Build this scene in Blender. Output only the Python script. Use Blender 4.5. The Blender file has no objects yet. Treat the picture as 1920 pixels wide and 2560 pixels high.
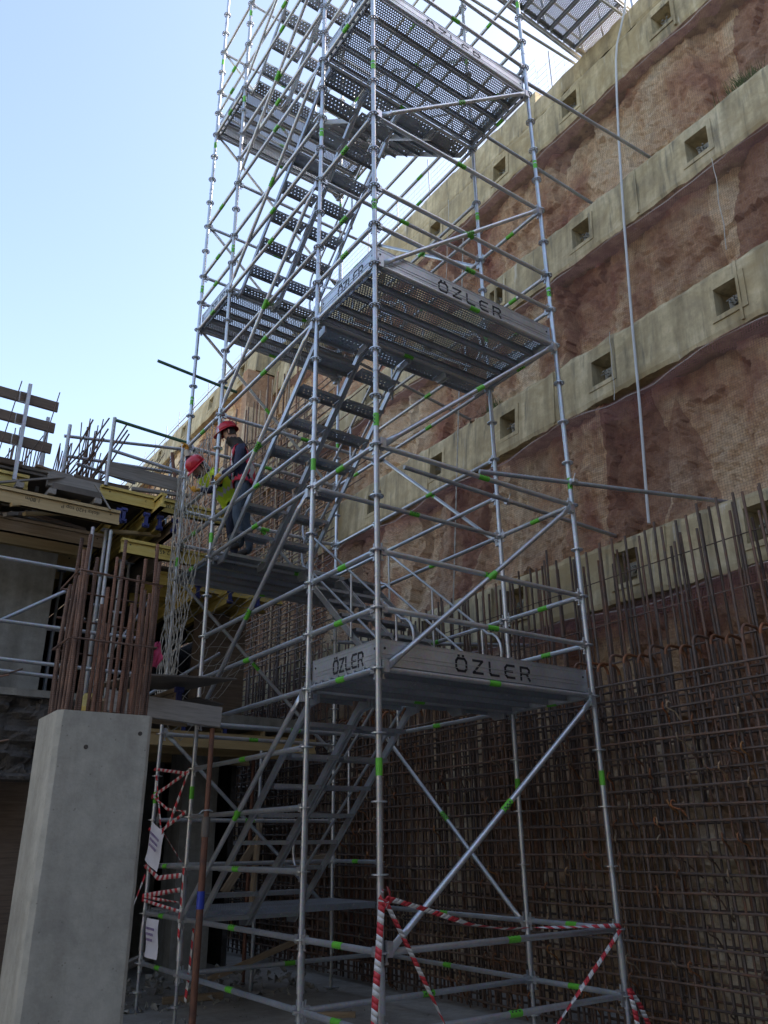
import bpy, bmesh, math, random
from mathutils import Vector as V, Matrix as M4, noise
from math import pi, sin, cos, radians, atan2, sqrt

ZO = 2.98            # everything below is written with z = 0 at the first landing; the floor is at -2.98
A_, B_, W_ = 1.12, 2.51, 2.52
random.seed(7)
S = bpy.context.scene
C = S.collection.objects

# ------------------------------------------------------------------ camera, sky, sun, exposure
cam = bpy.data.cameras.new('camera'); cam_o = bpy.data.objects.new('camera', cam); C.link(cam_o)
cam.sensor_fit = 'HORIZONTAL'; cam.sensor_width = 36.0; cam.lens = 36.0*2006.577/1920.0
cam.clip_start = 0.05; cam.clip_end = 5000
_r = V((0.818934, -0.573781, -0.011024)); _u = V((-0.210731, -0.318524, 0.924194)); _f = V((0.533797, 0.754531, 0.381764))
_m = M4(((_r.x, _u.x, -_f.x, -3.6427), (_r.y, _u.y, -_f.y, -5.2543), (_r.z, _u.z, -_f.z, -1.2912+ZO), (0, 0, 0, 1)))
cam_o.matrix_world = _m
S.camera = cam_o

SUN_EL, SUN_AZ = radians(38), radians(104)      # azimuth measured from +Y towards +X: the sun stands behind the retaining wall
w = bpy.data.worlds.new('World'); S.world = w; w.use_nodes = True
nt = w.node_tree; nt.nodes.clear()
sky = nt.nodes.new('ShaderNodeTexSky'); sky.sky_type = 'NISHITA'; sky.sun_disc = False
sky.sun_elevation = SUN_EL; sky.sun_rotation = SUN_AZ; sky.air_density = 1.0; sky.dust_density = 1.5; sky.ozone_density = 1.0
bg = nt.nodes.new('ShaderNodeBackground'); bg.inputs[1].default_value = 0.13
ow = nt.nodes.new('ShaderNodeOutputWorld'); tn = nt.nodes.new('ShaderNodeMix'); tn.data_type = 'RGBA'; tn.blend_type = 'MULTIPLY'; tn.inputs[0].default_value = 1.0; tn.inputs[7].default_value = (1.13, 1.02, .94, 1)
nt.links.new(sky.outputs[0], tn.inputs[6]); nt.links.new(tn.outputs[2], bg.inputs[0]); nt.links.new(bg.outputs[0], ow.inputs[0])
sl = bpy.data.lights.new('sun', 'SUN'); sl.energy = 2.6; sl.angle = radians(0.5); sl.color = (1.0, 0.95, 0.87)
so = bpy.data.objects.new('sun', sl); C.link(so)
_d = V((sin(SUN_AZ)*cos(SUN_EL), cos(SUN_AZ)*cos(SUN_EL), sin(SUN_EL)))
so.rotation_euler = _d.to_track_quat('Z', 'Y').to_euler(); so.location = _d*60
S.view_settings.view_transform = 'Standard'; S.view_settings.look = 'None'
S.view_settings.exposure = 1.95; S.view_settings.gamma = 1.0; S.view_settings.use_curve_mapping = False

S.cycles.max_bounces = 5; S.cycles.diffuse_bounces = 3; S.cycles.glossy_bounces = 3; S.cycles.transparent_max_bounces = 8; S.cycles.caustics_reflective = False; S.cycles.caustics_refractive = False

# ------------------------------------------------------------------ materials
MATS = {}
def nodes(name):
    m = bpy.data.materials.new(name); m.use_nodes = True; MATS[name] = m
    t = m.node_tree; b = t.nodes['Principled BSDF']
    return m, t, b
def ramp(t, fac, cols):
    r = t.nodes.new('ShaderNodeValToRGB'); e = r.color_ramp.elements
    e[0].position, e[0].color = cols[0][0], (*cols[0][1], 1); e[1].position, e[1].color = cols[-1][0], (*cols[-1][1], 1)
    for p, c in cols[1:-1]:
        x = e.new(p); x.color = (*c, 1)
    t.links.new(fac, r.inputs[0]); return r.outputs[0]
def tnoise(t, scale, detail=6, rough=.6, vec=None, dist=0):
    n = t.nodes.new('ShaderNodeTexNoise'); n.inputs['Scale'].default_value = scale; n.inputs['Detail'].default_value = detail
    n.inputs['Roughness'].default_value = rough; n.inputs['Distortion'].default_value = dist
    if vec: t.links.new(vec, n.inputs['Vector'])
    return n.outputs['Fac']
def coord(t, scale=(1, 1, 1), kind='Object'):
    c = t.nodes.new('ShaderNodeTexCoord'); mp = t.nodes.new('ShaderNodeMapping'); mp.inputs['Scale'].default_value = scale
    if kind == 'World':
        g = t.nodes.new('ShaderNodeNewGeometry'); t.links.new(g.outputs['Position'], mp.inputs[0])
    else: t.links.new(c.outputs[kind], mp.inputs[0])
    return mp.outputs[0]
def mixc(t, fac, a, b, mode='MIX'):
    m = t.nodes.new('ShaderNodeMix'); m.data_type = 'RGBA'; m.blend_type = mode
    for i, x in ((0, fac), (6, a), (7, b)):
        if hasattr(x, 'node'): t.links.new(x, m.inputs[i])
        elif i == 0: m.inputs[0].default_value = x
        else: m.inputs[i].default_value = (*x, 1)
    return m.outputs[2]
def bump(t, b, h, strength, dist=.02):
    n = t.nodes.new('ShaderNodeBump'); n.inputs['Strength'].default_value = strength; n.inputs['Distance'].default_value = dist
    t.links.new(h, n.inputs['Height']); t.links.new(n.outputs[0], b.inputs['Normal'])
def noisy(name, cols, scale=4, metal=0., rough=.7, bstr=.3, bdist=.01, kind='World', stretch=(1, 1, 1), detail=7, bscale=None, rvar=None):
    m, t, b = nodes(name); v = coord(t, stretch, kind)
    f = tnoise(t, scale, detail, .62, v); n = len(cols)
    c = ramp(t, f, [(.3+.4*i/max(1, n-1), c) for i, c in enumerate(cols)]) if n > 1 else None
    if c: t.links.new(c, b.inputs['Base Color'])
    else: b.inputs['Base Color'].default_value = (*cols[0], 1)
    b.inputs['Metallic'].default_value = metal; b.inputs['Roughness'].default_value = rough
    if rvar:
        mr = t.nodes.new('ShaderNodeMapRange'); mr.inputs[1].default_value = .3; mr.inputs[2].default_value = .7
        mr.inputs[3].default_value, mr.inputs[4].default_value = rvar; t.links.new(f, mr.inputs[0]); t.links.new(mr.outputs[0], b.inputs['Roughness'])
    if bstr: bump(t, b, tnoise(t, bscale or scale*5, 5, .6, v), bstr, bdist)
    return m

def galv_mat(name, lo, hi, metal, rough):
    m, t, b = nodes(name); v = coord(t, (1, 1, 1), 'World')
    vo = t.nodes.new('ShaderNodeTexVoronoi'); vo.inputs['Scale'].default_value = 55; t.links.new(v, vo.inputs['Vector'])
    big = tnoise(t, 2.5, 5, .6, v); fine = tnoise(t, 30, 4, .6, v)
    c = ramp(t, big, [(.3, lo), (.7, hi)])
    c = mixc(t, .18, c, vo.outputs['Color'], 'SOFT_LIGHT')
    oi = t.nodes.new('ShaderNodeObjectInfo'); tint = ramp(t, oi.outputs['Random'], [(0., (.78, .78, .79)), (.5, (1, 1, 1)), (1., (.9, .95, 1.02))])
    c = mixc(t, 1., c, tint, 'MULTIPLY')
    spl = ramp(t, fine, [(.62, (0, 0, 0)), (.72, (1, 1, 1))])
    c = mixc(t, spl, c, (.5, .48, .44)) if name == 'galv_worn' else mixc(t, ramp(t, tnoise(t, 17, 5, .65, v), [(.63, (0, 0, 0)), (.68, (.8, .8, .8))]), c, (.62, .61, .58))
    t.links.new(c, b.inputs['Base Color']); b.inputs['Metallic'].default_value = metal
    mr = t.nodes.new('ShaderNodeMapRange'); mr.inputs[3].default_value = rough-.12; mr.inputs[4].default_value = rough+.15
    t.links.new(fine, mr.inputs[0]); t.links.new(mr.outputs[0], b.inputs['Roughness'])
    bump(t, b, fine, .12, .002)
    return m
galv_mat('galv', (.46, .47, .48), (.66, .67, .67), .72, .36)
galv_mat('galv_worn', (.36, .37, .38), (.52, .53, .54), .6, .5)
galv_mat('galv_deck', (.34, .35, .37), (.48, .50, .52), .6, .5)
noisy('green_tape', [(.10, .42, .03), (.16, .55, .05)], 20, 0, .45, .1)
noisy('black_paint', [(.012, .012, .016), (.03, .03, .035)], 30, 0, .55, .1)

def concrete_mat(name, base, dark, pale, streak=1., moss=None):
    m, t, b = nodes(name); v = coord(t, (1, 1, 1), 'World'); vs = coord(t, (3.2, 3.2, .25), 'World')
    n1 = tnoise(t, 1.3, 6, .62, v); n2 = tnoise(t, 1.5, 5, .6, vs); n3 = tnoise(t, 9, 5, .7, v); n4 = tnoise(t, 45, 3, .6, v)
    c = ramp(t, n1, [(.3, dark), (.5, base), (.72, pale)])
    s = ramp(t, n2, [(.35, (.45, .43, .4)), (.6, (1, 1, 1))]); c = mixc(t, .75*streak, c, s, 'MULTIPLY')
    g = ramp(t, n3, [(.3, (.72, .72, .72)), (.65, (1.06, 1.06, 1.06))]); c = mixc(t, .8, c, g, 'MULTIPLY')
    pr = t.nodes.new('ShaderNodeTexVoronoi'); pr.inputs['Scale'].default_value = 16; t.links.new(v, pr.inputs['Vector']); pk = ramp(t, pr.outputs['Distance'], [(.05, (.35, .34, .32)), (.10, (1, 1, 1))]); c = mixc(t, .55, c, pk, 'MULTIPLY')
    if moss:
        vw = coord(t, (5., 5., .3), 'World'); wr = ramp(t, tnoise(t, 2.2, 4, .6, vw), [(.60, (0, 0, 0)), (.70, (1, 1, 1))]); mk = ramp(t, tnoise(t, .55, 3, .5, v), [(.48, (0, 0, 0)), (.62, (.7, .7, .7))]); wm = mixc(t, 1., wr, mk, 'MULTIPLY'); c = mixc(t, wm, c, (.62, .60, .54))
        dr = ramp(t, tnoise(t, 1.7, 4, .6, vw), [(.55, (0, 0, 0)), (.68, (.75, .75, .75))]); c = mixc(t, dr, c, (.14, .125, .09))
        k = ramp(t, tnoise(t, .8, 6, .7, v, 1.), [(.5, (0, 0, 0)), (.68, (1, 1, 1))]); c = mixc(t, k, c, moss)
    t.links.new(c, b.inputs['Base Color']); b.inputs['Roughness'].default_value = .88
    h = mixc(t, .5, n3, n4); bump(t, b, h, .35, .015)
    return m
concrete_mat('beam_concrete', (.54, .44, .26), (.34, .275, .17), (.66, .56, .37), 1., (.33, .245, .12))
concrete_mat('column_concrete', (.45, .44, .38), (.37, .36, .315), (.50, .485, .425), .45)
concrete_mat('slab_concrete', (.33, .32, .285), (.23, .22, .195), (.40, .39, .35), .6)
concrete_mat('floor_concrete', (.37, .345, .305), (.26, .24, .21), (.45, .42, .37), .2)

def soil_mat():
    m, t, b = nodes('soil'); v = coord(t, (1, 1, 1), 'World'); vs = coord(t, (.4, 1, .5), 'World')
    n1 = tnoise(t, .9, 5, .62, vs, .5); n2 = tnoise(t, 5.5, 6, .7, v, .3); n3 = tnoise(t, 26, 5, .75, v)
    c = ramp(t, n1, [(.32, (.35, .16, .10)), (.42, (.53, .325, .19)), (.50, (.69, .50, .31)), (.62, (.77, .635, .44))])
    vd = coord(t, (0., 1.05, .22), 'World'); dn = t.nodes.new('ShaderNodeTexVoronoi'); dn.inputs['Scale'].default_value = 1.1; t.links.new(vd, dn.inputs['Vector'])
    sp = t.nodes.new('ShaderNodeSeparateColor'); t.links.new(dn.outputs['Color'], sp.inputs[0])
    k = ramp(t, sp.outputs[0], [(.22, (.46, .30, .26)), (.36, (.88, .82, .77)), (.70, (1.10, 1.10, 1.08))]); c = mixc(t, .8, c, k, 'MULTIPLY')
    g = ramp(t, n2, [(.28, (.62, .57, .54)), (.50, (.97, .96, .95)), (.70, (1.12, 1.1, 1.08))]); c = mixc(t, .9, c, g, 'MULTIPLY')
    g = ramp(t, n3, [(.34, (.70, .67, .64)), (.55, (1.05, 1.05, 1.05))]); c = mixc(t, .7, c, g, 'MULTIPLY')
    t.links.new(c, b.inputs['Base Color']); b.inputs['Roughness'].default_value = .95
    h = mixc(t, .45, n2, n3); bump(t, b, h, 1., .09)
soil_mat()

def net_mat(name, col, th):
    m, t, b = nodes(name); v = coord(t, (1, 1, 1), 'World')
    b.inputs['Base Color'].default_value = (*col, 1); b.inputs['Roughness'].default_value = .8
    sp = t.nodes.new('ShaderNodeSeparateXYZ'); t.links.new(v, sp.inputs[0])
    def line(s, k):
        a = t.nodes.new('ShaderNodeMath'); a.operation = 'MULTIPLY'; a.inputs[1].default_value = 1/k; t.links.new(s, a.inputs[0])
        f = t.nodes.new('ShaderNodeMath'); f.operation = 'FRACT'; t.links.new(a.outputs[0], f.inputs[0])
        c = t.nodes.new('ShaderNodeMath'); c.operation = 'LESS_THAN'; c.inputs[1].default_value = th; t.links.new(f.outputs[0], c.inputs[0]); return c.outputs[0]
    mx = t.nodes.new('ShaderNodeMath'); mx.operation = 'MAXIMUM'; t.links.new(line(sp.outputs['Y'], .034), mx.inputs[0]); t.links.new(line(sp.outputs['Z'], .034), mx.inputs[1])
    tr = t.nodes.new('ShaderNodeBsdfTransparent'); ms = t.nodes.new('ShaderNodeMixShader')
    t.links.new(mx.outputs[0], ms.inputs[0]); t.links.new(tr.outputs[0], ms.inputs[1]); t.links.new(b.outputs[0], ms.inputs[2])
    t.links.new(ms.outputs[0], t.nodes['Material Output'].inputs[0])
net_mat('debris_net', (.26, .13, .12), .075)
net_mat('debris_net_fold', (.34, .15, .145), .085)
def rebar_mat(name, cols):
    m, t, b = nodes(name); v = coord(t, (1, 1, 1), 'Object'); vw = coord(t, (1, 1, 1), 'World')
    n = tnoise(t, 7, 7, .65, vw); oi = t.nodes.new('ShaderNodeObjectInfo')
    c = ramp(t, n, [(.3+.4*i/(len(cols)-1), k) for i, k in enumerate(cols)])
    tint = ramp(t, oi.outputs['Random'], [(0., (.6, .55, .52)), (.5, (1, 1, 1)), (1., (1.35, 1.1, .95))]); c = mixc(t, 1., c, tint, 'MULTIPLY')
    t.links.new(c, b.inputs['Base Color']); b.inputs['Metallic'].default_value = .35; b.inputs['Roughness'].default_value = .62
    wv = t.nodes.new('ShaderNodeTexWave'); wv.bands_direction = 'Z'; wv.inputs['Scale'].default_value = 26; wv.inputs['Distortion'].default_value = .3
    t.links.new(v, wv.inputs['Vector']); bump(t, b, wv.outputs['Fac'], .6, .004)
rebar_mat('rebar', [(.10, .075, .06), (.16, .125, .105), (.19, .10, .06)])
rebar_mat('rebar_rusty', [(.10, .06, .045), (.17, .105, .075), (.25, .15, .10)])
rebar_mat('rebar_top', [(.20, .085, .04), (.30, .13, .055), (.20, .10, .06)])
rebar_mat('rebar_pale', [(.20, .135, .09), (.34, .26, .17), (.42, .34, .23)])
noisy('membrane_grey', [(.17, .135, .11), (.26, .215, .175), (.34, .285, .23)], 2.2, 0, .95, .9, .06)
noisy('timber_dark', [(.10, .075, .055), (.15, .11, .08), (.19, .145, .105)], 3, 0, .85, .4, .004, 'Object', (1, 14, 14))
noisy('rust_tie', [(.30, .13, .04), (.42, .20, .07)], 12, .1, .8, .3)
noisy('prop_rust', [(.13, .06, .04), (.20, .09, .055), (.10, .06, .05)], 6, .3, .7, .3)
noisy('timber', [(.24, .17, .10), (.34, .25, .16), (.42, .33, .22)], 3, 0, .8, .4, .004, 'Object', (1, 14, 14))
noisy('timber_grey', [(.20, .18, .155), (.29, .265, .235), (.34, .31, .27)], 3, 0, .85, .4, .004, 'Object', (1, 14, 14))
noisy('plywood', [(.10, .085, .07), (.16, .135, .11)], 4, 0, .75, .2)
noisy('form_yellow', [(.50, .35, .08), (.62, .46, .12), (.66, .52, .19)], 3, 0, .6, .2, .003, 'Object', (1, 8, 8))
noisy('form_wood', [(.42, .30, .14), (.52, .39, .20)], 3, 0, .7, .2, .003, 'Object', (1, 10, 10))
noisy('cap_blue', [(.03, .04, .16), (.05, .06, .22)], 9, 0, .5, .1)
noisy('print_dark', [(.06, .045, .02), (.10, .07, .03)], 20, 0, .7, 0)
noisy('rope_net', [(.32, .30, .26), (.44, .42, .37)], 15, 0, .85, .2)
noisy('rope_white', [(.42, .40, .35), (.55, .53, .47)], 25, 0, .85, .2)
noisy('hose_grey', [(.50, .51, .51), (.62, .62, .61)], 3, .0, .5, .1)
noisy('tape_red', [(.55, .035, .045), (.65, .06, .07)], 20, 0, .5, .1)
noisy('tape_white', [(.62, .60, .57), (.72, .70, .67)], 20, 0, .5, .1)
noisy('paper', [(.70, .68, .72), (.78, .76, .80)], 6, 0, .7, .1)
noisy('ink', [(.18, .12, .28), (.26, .18, .36)], 6, 0, .7, 0)
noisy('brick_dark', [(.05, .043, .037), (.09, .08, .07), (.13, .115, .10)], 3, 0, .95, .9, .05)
noisy('sleeve_blue', [(.02, .04, .30), (.03, .06, .38)], 9, 0, .5, .1)
noisy('rag_pink', [(.55, .06, .14), (.65, .10, .2)], 9, 0, .9, .2)
noisy('fence_wire', [(.22, .22, .22), (.32, .32, .31)], 9, .5, .6, 0)
noisy('earth_top', [(.20, .13, .08), (.28, .20, .13)], 1.2, 0, .95, .6, .05)
noisy('green_pipe', [(.05, .12, .07), (.08, .17, .10)], 8, .2, .5, .1)
noisy('grass_clump', [(.05, .075, .02), (.10, .12, .04)], 8, 0, .9, .1)

# ------------------------------------------------------------------ helpers
WMX = {}
def tag(o, label=None, cat=None, group=None, kind=None):
    if label: o['label'] = label
    if cat: o['category'] = cat
    if group: o['group'] = group
    if kind: o['kind'] = kind
    return o
def link(name, data, parent=None, mat=None):
    o = bpy.data.objects.new(name, data); C.link(o)
    m = mat or M4.Identity(4)
    if parent is not None:
        o.parent = parent; o.matrix_basis = WMX[parent.name].inverted() @ m
    else: o.matrix_basis = m
    WMX[o.name] = m.copy(); return o
def empty(name, loc, label, cat, group=None):
    return tag(link(name, None, None, M4.Translation(V(loc))), label, cat, group)
class MB:
    def __init__(s): s.v = []; s.f = []; s.m = []; s.smooth = []
    def add(s, vs, fs, mi=0, sm=False):
        b = len(s.v); s.v += [tuple(x) for x in vs]
        for f in fs: s.f.append([b+i for i in f]); s.m.append(mi); s.smooth.append(sm)
        return s
    def box(s, lo, hi, mi=0, M=None):
        x0, y0, z0 = lo; x1, y1, z1 = hi
        vs = [V(q) for q in ((x0, y0, z0), (x1, y0, z0), (x1, y1, z0), (x0, y1, z0), (x0, y0, z1), (x1, y0, z1), (x1, y1, z1), (x0, y1, z1))]
        if M: vs = [M @ q for q in vs]
        return s.add(vs, [(0, 3, 2, 1), (4, 5, 6, 7), (0, 1, 5, 4), (1, 2, 6, 5), (2, 3, 7, 6), (3, 0, 4, 7)], mi)
    def tube(s, pts, r, n=8, mi=0, cap=True, rs=None, sm=True):
        pts = [V(q) for q in pts]; k = len(pts); b = []
        up = None
        for i, q in enumerate(pts):
            d = (pts[min(i+1, k-1)]-pts[max(i-1, 0)]).normalized()
            if up is None:
                up = d.cross(V((0, 0, 1)));
                if up.length < 1e-3: up = V((1, 0, 0))
            x = (up - d*up.dot(d));
            if x.length < 1e-4: x = d.orthogonal()
            x.normalize(); up = x; y = d.cross(x); rr = rs[i] if rs else r
            b += [q + x*(cos(2*pi*j/n)*rr) + y*(sin(2*pi*j/n)*rr) for j in range(n)]
        fs = [(i*n+j, i*n+(j+1) % n, (i+1)*n+(j+1) % n, (i+1)*n+j) for i in range(k-1) for j in range(n)]
        s.add(b, fs, mi, sm)
        if cap: s.add(b[:n], [list(range(n))[::-1]], mi); s.add(b[-n:], [list(range(n))], mi)
        return s
    def mesh(s, name, mats):
        me = bpy.data.meshes.new(name); me.from_pydata(s.v, [], s.f)
        for m in (mats if isinstance(mats, (list, tuple)) else [mats]): me.materials.append(MATS[m])
        me.polygons.foreach_set('material_index', s.m); me.polygons.foreach_set('use_smooth', s.smooth); me.update(); return me
    def obj(s, name, mats, parent=None, M=None): return link(name, s.mesh(name, mats), parent, M)
def frame(p, q):
    p, q = V(p), V(q); z = (q-p).normalized(); x = z.cross(V((0, 0, 1)))
    if x.length < 1e-4: x = V((1, 0, 0))
    x.normalize(); y = z.cross(x)
    return M4(((x.x, y.x, z.x, p.x), (x.y, y.y, z.y, p.y), (x.z, y.z, z.z, p.z), (0, 0, 0, 1)))
CACHE = {}
def cyl_mesh(r, L, n, mat, name='tube'):
    k = (r, round(L, 3), n, mat)
    if k not in CACHE: CACHE[k] = MB().tube([(0, 0, 0), (0, 0, L)], r, n).mesh(name, mat)
    return CACHE[k]
def cyl(name, p, q, r, mat, parent=None, n=8):
    return link(name, cyl_mesh(r, (V(q)-V(p)).length, n, mat, name), parent, frame(p, q))
def box(name, lo, hi, mat, parent=None):
    return MB().box(lo, hi).obj(name, mat, parent)
def beam_along(name, p, q, w_, h_, mat, parent=None, roll=0.):
    """a timber / bar of section w_ x h_ from p to q; local x runs along it"""
    p, q = V(p), V(q); L = (q-p).length; d = (q-p).normalized(); s_ = d.cross(V((0, 0, 1)))
    if s_.length < 1e-4: s_ = V((0, 1, 0))
    s_.normalize(); u_ = s_.cross(d)
    R = M4(((d.x, s_.x, u_.x, p.x), (d.y, s_.y, u_.y, p.y), (d.z, s_.z, u_.z, p.z), (0, 0, 0, 1)))
    k = ('bm', round(L, 3), w_, h_, mat)
    if k not in CACHE:
        b = MB(); c = min(w_, h_)*.06
        b.box((0, -w_/2+c, -h_/2), (L, w_/2-c, h_/2)); b.box((.001, -w_/2, -h_/2+c), (L-.001, w_/2, h_/2-c)); CACHE[k] = b.mesh(name, mat)
    return link(name, CACHE[k], parent, R @ M4.Rotation(roll, 4, 'X'))
# ------------------------------------------------------------------ ground
g = MB(); n = 60
for i in range(n+1):
    for j in range(n+1):
        x = -300 + 600*i/n; y = -300+600*j/n
        g.v.append((x, y, -2.98))
g.f = [(i*(n+1)+j, (i+1)*(n+1)+j, (i+1)*(n+1)+j+1, i*(n+1)+j+1) for i in range(n) for j in range(n)]; g.m = [0]*len(g.f); g.smooth = [False]*len(g.f)
tag(g.obj('ground', 'floor_concrete'), kind='structure')

# ------------------------------------------------------------------ retaining wall
XW = lambda z: 4.4+(z-2.35)*.085
def fbm(x, y, z, o=4): return noise.fractal(V((x, y, z)), 1., 2., o)
wall = empty('retaining_wall', (4.6, 4, -2.98), 'tall excavated earth wall held by horizontal mossy concrete anchor beams', 'wall')
Y0, Y1, YF = -5.0, 12.4, 34.0
def soil_strip(y0, y1, z0, z1, off, seed, step=.042):
    ys = []; y = y0
    while y < y1: ys.append(y); y += step*(1 if y < 6 else (1.8 if y < 12 else 4))
    ys.append(y1); nz = max(4, int((z1-z0)/.042)); b = MB()
    for y in ys:
        for k in range(nz+1):
            z = z0+(z1-z0)*k/nz; t = k/nz
            pw = noise.noise(V((y*1.15+.35*noise.noise(V((y*2.1, z*1.6, seed))), z*.18, seed*1.7)))+.10*noise.noise(V((y*3.1, z*2.3, seed))); pw = max(0., min(1., (pw+.13)/.20)); pw = pw*pw*(3-2*pw); cw = y*1.05+.30*noise.noise(V((y*1.3, z*.9, seed)))+.12*noise.noise(V((y*4, z*3, seed+2))); sl = noise.cell(V((cw, .5, seed)))-.5; big = .10*pw-.06+.15*sl+.09*fbm(y*.55, z*.45, seed, 4)
            rock = .07*fbm(y*2.3, z*2.0, seed+9, 7)+.022*fbm(y*11, z*11, seed+21, 3)+.045*abs(fbm(y*5, z*5, seed+3, 5))-.03*abs(fbm(y*3.3, z*2.6, seed+13, 4))+.05*(noise.cell(V((y*1.6+.5*fbm(y, z, seed), z*1.3+.4*fbm(y*2, z*2, seed+1), seed)))-.5)
            over = .05*max(0, (t-.78)/.22)**1.5 - .12*max(0, (.18-t)/.18)
            b.v.append((XW(z)+off+.21-big*.8-rock*1.3+over, y, z))
    m = nz+1
    b.f = [(i*m+k, i*m+k+1, (i+1)*m+k+1, (i+1)*m+k) for i in range(len(ys)-1) for k in range(nz)]
    b.m = [0]*len(b.f); b.smooth = [False]*len(b.f)
    return b.obj('soil_face', 'soil', wall)
def anchor_beam(y0, y1, z0, z1, off, pockets, seed, depth=.75):
    """battered concrete beam with square anchor pockets: front grid, recessed pockets, ragged edges"""
    ps = .175; zl = z0+(z1-z0)*.28; zh = zl+.42 if z1-z0 > .6 else z1-.1
    ys = []; y = y0
    while y < y1:
        if all(abs(y-p) > ps+.06 for p in pockets): ys.append(y)
        y += .09 if y < 6 else .4
    ys += [y1]+[p-ps for p in pockets]+[p+ps for p in pockets]; ys.sort()
    zs = sorted([z0, z0+.06, z1-.06, z1]+[zl, (zl+zh)/2, zh]); m = len(zs); b = MB()
    pv = {}
    for i, y in enumerate(ys):
        for k, z in enumerate(zs):
            e = 0
            if k == 0: e = .05*fbm(y*3.2, seed, 1, 6)-.01
            if k == m-1: e = .045*fbm(y*3.0, seed, 5, 6)
            x = XW(z)+off+.012*fbm(y*.9, z, seed, 3)+.03*fbm(y*.15, seed, 0, 2) + (.02 if k in (0, m-1) else 0)
            pv[i, k] = len(b.v); b.v.append((x, y, z+e))
    def q(*a): b.f.append(list(a)); b.m.append(0); b.smooth.append(False)
    for i in range(len(ys)-1):
        mid = (ys[i]+ys[i+1])/2; inp = any(abs(mid-p) < ps for p in pockets)
        for k in range(m-1):
            zm = (zs[k]+zs[k+1])/2
            if inp and zl < zm < zh: continue
            q(pv[i, k], pv[i, k+1], pv[i+1, k+1], pv[i+1, k])
        # top and bottom
        t0 = b.v[pv[i, m-1]]; t1 = b.v[pv[i+1, m-1]]; a = len(b.v); b.v += [(t0[0]+depth, t0[1], t0[2]+.01), (t1[0]+depth, t1[1], t1[2]+.01)]; q(pv[i, m-1], a, a+1, pv[i+1, m-1])
        t0 = b.v[pv[i, 0]]; t1 = b.v[pv[i+1, 0]]; a = len(b.v); b.v += [(t0[0]+depth, t0[1], t0[2]+.02), (t1[0]+depth, t1[1], t1[2]+.02)]; q(pv[i, 0], pv[i+1, 0], a+1, a)
    for yy, sgn in ((y0, 1), (y1, -1)):
        a = len(b.v); b.v += [(XW(z0)+off, yy, z0), (XW(z1)+off, yy, z1), (XW(z1)+off+depth, yy, z1), (XW(z0)+off+depth, yy, z0)]; q(a, a+1, a+2, a+3)
    for p in pockets:                     # recess with splayed sides
        xf = XW((zl+zh)/2)+off; a = len(b.v)
        o = [(XW(zl)+off, p-ps, zl), (XW(zl)+off, p+ps, zl), (XW(zh)+off, p+ps, zh), (XW(zh)+off, p-ps, zh)]
        n_ = [(xf+.3, p-ps+.03, zl+.04), (xf+.3, p+ps-.03, zl+.04), (xf+.3, p+ps-.03, zh-.02), (xf+.3, p-ps+.03, zh-.02)]
        b.v += o+n_; q(a+4, a+5, a+6, a+7)
        for k in range(4): q(a+k, a+(k+1) % 4, a+4+(k+1) % 4, a+4+k)
    o = b.obj('concrete_beam', 'beam_concrete', wall)
    for p in pockets:
        zc = (zl+zh)/2; xc = XW(zc)+off+.19; h = MB()
        h.box((xc-.02, p-.09, zc-.09), (xc+.03, p+.09, zc+.09)); h.tube([(xc, p, zc), (xc-.08, p-.01, zc-.02)], .05, 10)
        for j in range(4):
            a = j*1.6+p; h.tube([(xc-.05, p+.025*cos(a), zc+.025*sin(a)), (xc-.14, p+.04*cos(a)-.02, zc-.03+.04*sin(a)), (xc-.17, p+.08*cos(a)-.03, zc-.06+.03*sin(a))], .008, 5)
        h.obj('anchor_head', 'slab_concrete', o)
        fm = MB(); sh = M4(((1, 0, .085, XW(0)+off), (0, 1, 0, 0), (0, 0, 1, 0), (0, 0, 0, 1)))
        for (ya, yb, za, zb) in ((p-ps-.07, p-ps, zl-.07, zh+.07), (p+ps, p+ps+.07, zl-.07, zh+.07), (p-ps, p+ps, zl-.07, zl), (p-ps, p+ps, zh, zh+.07)): fm.box((-.014, ya, za), (.05, yb, zb), 0, sh)
        fm.obj('pocket_frame', 'beam_concrete', o)
    return o
anchor_beam(Y0, Y1, 1.45, 2.27, 0, [-3.0, -1.0, .82, 2.8, 4.8, 6.8, 8.8, 10.8], 1.)
anchor_beam(Y0, Y1, 4.47, 5.43, 0, [-3.0, -1.03, .98, 2.93, 4.79, 6.8, 8.8, 10.8], 2.)
anchor_beam(Y0, Y1, 7.23, 8.15, 0, [-3.05, -.93, 1.21, 3.2, 5.2, 7.2, 9.2, 11.2], 3.)
anchor_beam(Y0, Y1, 10.32, 11.2, 0, [-2.6, -.66, 1.29, 3.1, 5.1, 7.1, 9.1, 11.1], 4.)
anchor_beam(Y0, 2.2, 11.31, 11.80, .06, [], 5.)
anchor_beam(2.2, Y1, 11.33, 12.15, .10, [], 6.)
anchor_beam(Y1, YF, 10.95, 11.85, -.6, [13.4, 15.6, 17.8, 20, 22.2, 24.4, 26.6], 7., 1.4)
for k, (z0, z1) in enumerate(((-3.0, 1.5), (2.25, 4.52), (5.4, 7.28), (8.1, 10.37), (11.1, 11.32))):
    o = soil_strip(Y0, Y1, z0, z1, 0, k*3.7+1)
soil_strip(Y1, YF, -3.0, 11.0, -.6, 31., .07)
g = MB()
g.box((4.3, Y1, -3), (6.2, Y1+.3, 10.9)); g.obj('soil_return', 'soil', wall)
ter = MB(); ter.box((5.75, Y0-40, 9.0), (300, 300, 11.72))
tag(ter.obj('terrain', 'earth_top'), kind='structure')
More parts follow.
